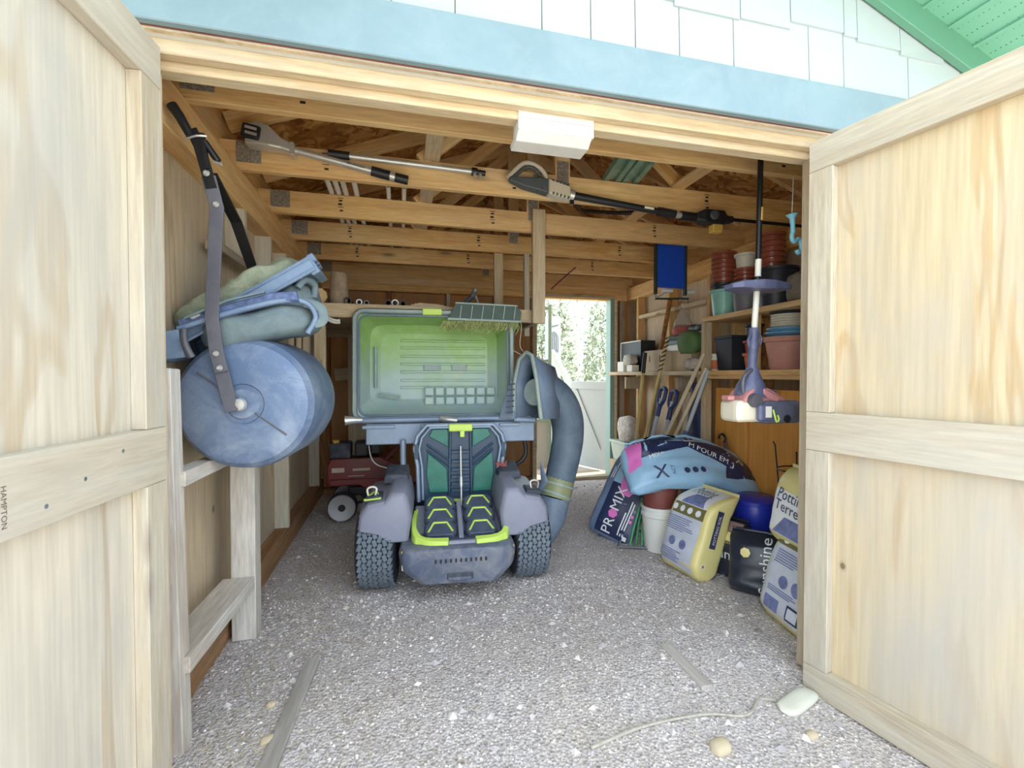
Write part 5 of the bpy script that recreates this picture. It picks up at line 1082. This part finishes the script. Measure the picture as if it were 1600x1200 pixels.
# -- growing-mix bag draped over the pots
def drape(p):
    u = (p.x+.06)/.5; return V((p.x, p.y+.10*abs(u)**2, p.z-.13*max(0, u)**2-.07*max(0, -u)**2-.03*max(0, u)))
b = Sack('soil_bag', 'light blue and navy growing mix bag draped over the brown pot and the blue drum', .94, .36, .15, M['sky_film'], (1.93, 2.62, .472), (R(-36), 0, R(-6)), e=.55, bend=drape, seed=9, wr=.034)
b.patch([(-.40, .19), (-.04, .25), (-.04, .35), (-.38, .35)], M['navy'], n=14); b.patch([(-.04, .25), (.22, .10), (.45, .20), (-.04, .35)], M['navy'], n=16); b.patch([(.17, .02), (.45, .03), (.45, .21), (.21, .11)], M['navy'], n=14); b.patch([(-.46, .10), (-.38, .14), (-.34, .33), (-.44, .30)], M['pink_film'], n=8, off=.004)
b.text('X', .13, M['ink_navy'], -.27, .075); b.text('ACT', .035, M['grey_film'], -.19, .085, R(90))
for i in range(3): b.disc(-.10+i*.055, .075, .02, M['ink_navy'])
b.text('M POUR EM', .055, M['ink_white'], .10, .20, R(-28)); b.text('MIX+', .045, M['ink_white'], -.27, .20, R(12)); b.text('P', .11, M['ink_white'], .33, .14, R(-60)); b.patch([(.22, .10), (.26, .09), (.27, .13), (.23, .14)], M['ink_white'], n=3, name='code_patch')
b.lines(-.05, .38, .285, .325, 2, M['ink_white'], hgt=.007)
# -- yellow potting-soil bag leaning, side gusset towards the door
b = Sack('soil_bag', 'pale yellow potting soil bag leaning against the white bucket', .33, .55, .19, M['yellow_film'], (1.675, 2.42, 0), (R(-19), 0, R(-84)), e=.3, seed=5, wr=.008, bend=lambda p: p+V((0, .10*max(0, (p.z-.36)/.19)**2, -.02*max(0, (p.z-.36)/.19))))
b.patch([(-.155, .03), (.125, .02), (.125, .33), (-.155, .33)], M['print_grey']); b.patch([(-.155, .33), (.13, .33), (.13, .40), (-.155, .40)], M['olive_film'], n=8); b.patch([(-.155, .40), (.125, .40), (.12, .53), (-.15, .53)], M['ink_white'])
b.text('Potting', .06, M['ink_navy'], -.02, .50); b.patch([(-.09, .405), (.10, .405), (.05, .475), (-.05, .475)], M['ink_blue'], off=.004, n=6)
for i in range(4): b.disc(-.11+i*.065, .365, .02, M['ink_white'])
b.lines(-.14, .10, .22, .31, 7, M['ink_blue'], hgt=.005); b.disc(-.06, .16, .028, M['ink_blue']); b.disc(.03, .16, .028, M['ink_blue']); b.lines(-.14, .10, .04, .11, 6, M['ink_blue'], hgt=.005, seed=4)
b.patch([(-.035, .20), (.01, .20), (.01, .42), (-.035, .42)], M['ink_navy'], 'r', name='side_label'); b.text('POTTING SOIL', .026, M['ink_white'], -.012, .31, R(90), 'r'); b.disc(-.045, .09, .016, M['ink_white'], 'r'); b.disc(-.045, .09, .010, M['orangepot'], 'r', off=.006)
# -- two dark bags in front of the blue drum
b = Sack('soil_bag', 'dark olive and yellow planting mix bag, far one of the dark pair', .30, .33, .20, M['black_film'], (1.90, 2.37, 0), (R(-8), 0, R(-72)), e=.35, seed=12)
b.patch([(-.14, .20), (.14, .20), (.14, .27), (-.14, .28)], M['olive_film']); b.patch([(-.14, .23), (.14, .215), (.14, .265), (-.14, .275)], M['yellow_film'], off=.004); b.patch([(-.14, .28), (.14, .27), (.13, .32), (-.13, .32)], M['pinkbrown'])
b.text('Sunshine', .085, M['ink_white'], .0, .125, R(180)); b.disc(-.05, .06, .02, M['yellow_film'])
b = Sack('soil_bag', 'glossy black planting mix bag, near one of the dark pair', .30, .32, .20, M['black_film'], (1.905, 2.08, 0), (R(-10), 0, R(-48)), e=.42, seed=21, wr=.018)
b.text('Sunshine', .082, M['ink_white'], .04, .165, R(90)); b.disc(-.06, .22, .026, M['yellow_film'], n=7)
# -- two yellow potting-soil bags by the right doorpost
def near_bag(label, h, loc, rot, seed, upper):
    b = Sack('soil_bag', label, .36, h, .17, M['yellow_film'], loc, rot, e=.32, seed=seed, wr=.009)
    if upper:
        b.patch([(-.16, .05), (.15, .03), (.15, .24), (-.15, .27)], M['ink_white']); b.text('Potting', .075, M['ink_navy'], -.02, .235, R(-6)); b.text('Terreau', .075, M['ink_navy'], -.01, .175, R(-6)); b.patch([(-.12, .05), (.12, .04), (.07, .13), (-.05, .135)], M['ink_blue'], off=.004, n=6)
    else:
        b.patch([(-.17, .03), (.14, .03), (.14, .36), (-.17, .36)], M['print_grey']); b.patch([(-.17, .36), (.15, .36), (.15, .43), (-.16, .43)], M['olive_film'], n=8)
        for i in range(3): b.disc(-.10+i*.09, .395, .024, M['ink_white'])
        b.lines(-.12, .10, .27, .34, 6, M['ink_blue'], hgt=.005); b.disc(-.03, .20, .03, M['ink_blue']); b.disc(.06, .20, .034, M['ink_blue']); b.lines(-.12, .12, .13, .16, 3, M['ink_blue'], hgt=.005, seed=3)
        b.patch([(-.12, .05), (-.02, .05), (-.02, .11), (-.12, .11)], M['ink_blue'], n=4, off=.004); b.patch([(.03, .05), (.11, .05), (.11, .12), (.03, .12)], M['ink_navy'], n=4, off=.004); b.patch([(.04, .06), (.10, .06), (.10, .11), (.04, .11)], M['print_grey'], n=4, off=.006)
near_bag('pale yellow potting soil bag standing lowest by the right doorpost', .44, (1.80, 1.745, -.005), (R(-14), 0, R(-99)), 31, False)
near_bag('pale yellow potting soil bag stacked above another by the right doorpost', .38, (1.905, 1.80, .345), (R(-10), 0, R(-99)), 37, True)
# ---- buckets
o = thing('bucket', 'white plastic bucket under the brown pots', 'bucket', (1.735, 2.79, 0)); MB().lathe([(0, 0), (.098, 0), (.118, .235), (.123, .24), (.123, .262), (.117, .264), (.117, .285), (.124, .288), (.124, .305), (.112, .305), (.094, .01), (0, .01)], 32).build('body', M['white_plastic'], o, smooth=30)
M['brickpot'] = plain('brick_red_plastic', (122, 66, 60), .5, var=.08)
pot('plant_pot', 'brick red pot standing in the white bucket', 1.735, 2.79, .255, .128, .102, .205, 'brickpot', rim=.012); pot('plant_pot', 'brick red pot with lime rim nested in the lower one', 1.735, 2.79, .305, .125, .10, .17, 'brickpot')
o = MB().lathe([(.131, 0), (.139, .0), (.140, .026), (.131, .028)], 32).build('pot_ring', M['lime'], M=mat4((1.735, 2.79, .452)), smooth=40); tag(o, 'lime green ring lying round the rim of the brick red pots', 'ring')
M['drum_blue'] = plain('deep_blue_plastic', (36, 52, 170), .35, var=.08, coat=.2)
o = thing('blue_drum', 'deep blue plastic drum behind the dark bags', 'drum', (2.17, 2.40, 0)); MB().lathe([(0, .0), (.115, .0), (.125, .02), (.132, .20), (.134, .40), (.128, .43), (.10, .445), (0, .445)], 32).build('body', M['drum_blue'], o, smooth=35); MB().lathe([(.135, .40), (.139, .402), (.139, .425), (.13, .43)], 32).build('lid_ring', M['drum_blue'], o, smooth=35)
M['bottle_green'] = plain('bottle_green_plastic', (44, 92, 88), .45, var=.1)
o = thing('green_box', 'bottle green plastic crate between the yellow bag and the blue drum', 'crate', (1.97, 2.62, 0)); MB().box((0, 0, .15), (.20, .16, .30)).build('body', M['bottle_green'], o, bevel=.008); MB().box((0, 0, .305), (.22, .18, .02)).build('rim', M['bottle_green'], o, bevel=.004)
o = thing('grey_tub', 'grey plastic tub behind the upper yellow bag', 'tub', (2.22, 2.10, 0)); MB().lathe([(0, 0), (.10, 0), (.135, .45), (.142, .455), (.142, .47), (.128, .47), (.095, .01), (0, .01)], 28).build('body', M['potgrey'], o, smooth=30)
lump(.16, .16, .06, (2.22, 2.10, .475), 'potblack', 'soil_heap', 'dark soil heaped in the grey tub', 'soil')
M['wire_green'] = plain('green_coated_wire', (70, 150, 96), .5)
o = thing('hose_cart', 'small green cart with grey wire base between the growing mix bag and the bucket', 'cart', (1.62, 2.98, 0))
MB().tube(smoothpath([(-.16, -.12, .012), (.0, -.18, .012), (.06, -.26, .012)], 4), .009, 8).build('base_wire', M['potgrey'], o, smooth=60); MB().tube(smoothpath([(-.16, -.12, .012), (-.05, .02, .02), (.10, .03, .05), (.06, -.26, .012)], 4), .008, 8).build('base_wire', M['potgrey'], o, smooth=60)
for i in range(4): MB().tube(smoothpath([(-.07+.035*i, -.12-.02*i, .02), (-.02+.03*i, -.10, .16), (.06+.02*i, -.06, .32)], 3), .008, 6).build('green_bar', M['wire_green'], o, smooth=60)
MB().tube([(.06, -.09, .03), (.13, -.05, .26)], .014, 8).build('white_handle', M['white_plastic'], o, smooth=50)
M['pale_stone'] = plain('chalky_stone', (206, 206, 194), .8, var=.1)
# ---- bits on the gravel in the doorway
o = board('plank', (-.405, 1.42, -.012), (-.357, 2.01, .012), .055, .03, M['driftwood']); tag(o, 'weathered grey plank half sunk in the gravel in the doorway', 'plank')
o = board('stick', (1.145, 1.50, -.006), (1.135, 1.775, .006), .05, .018, M['driftwood']); tag(o, 'thin weathered slat lying in the gravel near the right door', 'stick')
o = blob(.21, .075, .032, 12, 14, .7, fn=lambda p: V((1.435, 1.37, gz(1.435, 1.37)+.012))+Matrix.Rotation(R(14), 3, 'Z') @ p).build('white_stone', M['pale_stone'], smooth=180); tag(o, 'long white stone at the foot of the right door', 'stone')
M['rope'] = plain('old_rope', (176, 172, 160), .9, var=.2, scale=60)
o = MB().tube([V((x, y, gz(x, y)+.008)) for x, y in [tuple(q.xy) for q in smoothpath([(.60, 1.36, 0), (.80, 1.40, 0), (1.05, 1.395, 0), (1.20, 1.36, 0), (1.30, 1.41, 0), (1.36, 1.395, 0)], 8)]], .0055, 6).build('rope', M['rope'], smooth=60); tag(o, 'old pale rope lying on the gravel across the doorway', 'rope')
for i, (x, y, s, lab) in enumerate(((1.02, 1.27, .035, 'rounded brown stone at the bottom edge of the doorway'), (1.36, 1.24, .02, 'small tan stone near the long white stone'), (-.43, 1.62, .022, 'whitish pebble right of the grey plank end'), (-.46, 1.79, .018, 'small whitish pebble near the rack leg'))):
    o = blob(s*2, s*1.6, s*1.1, 10, 12, .8, fn=lambda p: p+V((x, y, gz(x, y)+s*.25))).build('stone', M['straw'], smooth=180); tag(o, lab, 'stone', 'stones in the doorway')
# ================================================================ beyond the back door
M['white_ext'] = plain('white_exterior_paint', (176, 186, 186), .6, var=.03)
o = thing('stable_door', 'white board door with a diagonal brace standing open beyond the back door', 'door', (2.47, 5.08, 0.02), (0, 0, R(112)))
MB().box((.33, 0, .56), (.64, .03, 1.08)).build('panel', M['white_ext'], o)
for a, b in (((.33, .06), (.64, .10)), ((.33, 1.05), (.64, .10)), ((.06, .55), (.10, .9)), ((.60, .55), (.10, .9))): MB().box((a[0], .022, a[1]), (b[0], .02, b[1])).build('frame_board', M['white_ext'], o, bevel=.003)
MB().box((.33, .022, .55), (.98, .018, .085), (0, R(-60), 0)).build('brace', M['white_ext'], o, bevel=.003)
o = MB().box((1.95, 5.75, -.02), (2.0, 1.2, .06)).build('landing', plain('pale_concrete', (186, 180, 170), .85)); tag(o, 'pale sunlit concrete landing outside the back door', 'landing', kind='structure')
# glazed porch screen at the left of the doorway
o = thing('porch_screen', 'white glazed porch screen with green posts left of the back doorway', 'screen', (1.62, 5.55, 0))
for x in (-.06, .24): MB().box((x, 0, 1.05), (.045, .045, 2.1)).build('post', M['sage_paint'], o, bevel=.003)
for z in (.62, 1.38, 2.05): MB().box((.09, 0, z), (.26, .035, .04)).build('rail', M['sage_paint'], o, bevel=.003)
MB().box((.09, .01, .31), (.26, .02, .60)).build('lower_panel', M['white_ext'], o)
# stair rail
o = thing('stair_rail', 'white sloping stair rail with a green newel post outside', 'railing', (2.05, 6.0, 0))
board('handrail', (-.05, -.10, 1.53), (.32, .08, 1.03), .09, .05, M['white_ext'], o); board('lower_rail', (-.05, -.10, 1.14), (.32, .08, .64), .06, .04, M['white_ext'], o)
MB().box((.335, .09, .49), (.06, .06, .98)).build('newel_post', M['sage_paint'], o, bevel=.004); MB().box((.335, .09, .99), (.09, .09, .03)).build('newel_cap', M['white_ext'], o, bevel=.004)
# white gable post with a small arched lattice plaque
o = thing('lattice_post', 'broad white post with a small arched lattice plaque outside', 'post', (2.30, 6.7, 0))
MB().box((0, 0, 1.05), (.22, .10, 2.1)).build('post', M['white_ext'], o, bevel=.004)
pl = MB().prism([(-.07, 1.55), (.07, 1.55), (.07, 1.78), (.04, 1.84), (0, 1.87), (-.04, 1.84), (-.07, 1.78)], -.065, -.052).build('plaque', plain('grey_lattice', (120, 128, 136), .6), o)
for i in range(4): MB().box((-.045+i*.03, -.068, 1.69), (.006, .006, .20)).build('lattice_bar', M['white_ext'], pl)
MB().tube([(-.07, -.06, 1.93), (.07, -.06, 1.97)], .006, 6).build('bracket', M['black_dusty'], o)
# sunlit bushes behind
def leafmat(n, c1, c2):
    t = NT(n); g_ = t.node('ShaderNodeNewGeometry'); c = t.ramp(g_.outputs['Random Per Island'], [(0, lin(c1)), (1, lin(c2))]); t.b.inputs['Subsurface Weight'].default_value = 0; return t.out(c, .7)
M['leaf'] = leafmat('pale_sage_leaves', (138, 150, 128), (186, 194, 172))
def bush(label, x, y, r, h, n, seed):
    o = thing('bush', label, 'bush', (x, y, -.02), group='bushes outside the back door'); rr = random.Random(seed); mb = MB()
    for i in range(n):
        a = rr.uniform(0, 6.28); u = rr.random(); q = r*(1-u*.5)*rr.uniform(.6, 1)**.5; p = V((q*math.cos(a), q*math.sin(a), .1+h*u)); s = rr.uniform(.05, .10)
        d = V((rr.gauss(0, 1), rr.gauss(0, 1), rr.gauss(0, 1))).normalized(); e = d.orthogonal().normalized()*s*.5
        mb.add([p-e*.2, p+d*s*.5+e, p+d*s*1.3, p+d*s*.5-e], [(0, 1, 2, 3)])
    f = mb.build('foliage', M['leaf'], o); f['kind'] = 'stuff'
    for k in range(4):
        a = k*1.6; MB().tube([(0, 0, 0), (.15*r*math.cos(a), .15*r*math.sin(a), h*.4), (.4*r*math.cos(a), .4*r*math.sin(a), h*.85)], [.03, .02, .008], 6).build('stem', M['bark'], o, smooth=50)
bush('tall pale sage bush filling the back doorway on the left', 2.75, 8.4, .85, 2.5, 5000, 1)
bush('tall pale sage bush filling the back doorway on the right', 4.6, 9.2, .95, 2.8, 5000, 2)
bush('distant pale bush far beyond the back door', 4.2, 12.2, 1.8, 3.8, 5000, 3)
bush('low pale shrub just behind the white stair rail', 3.5, 7.4, .45, .9, 900, 4)
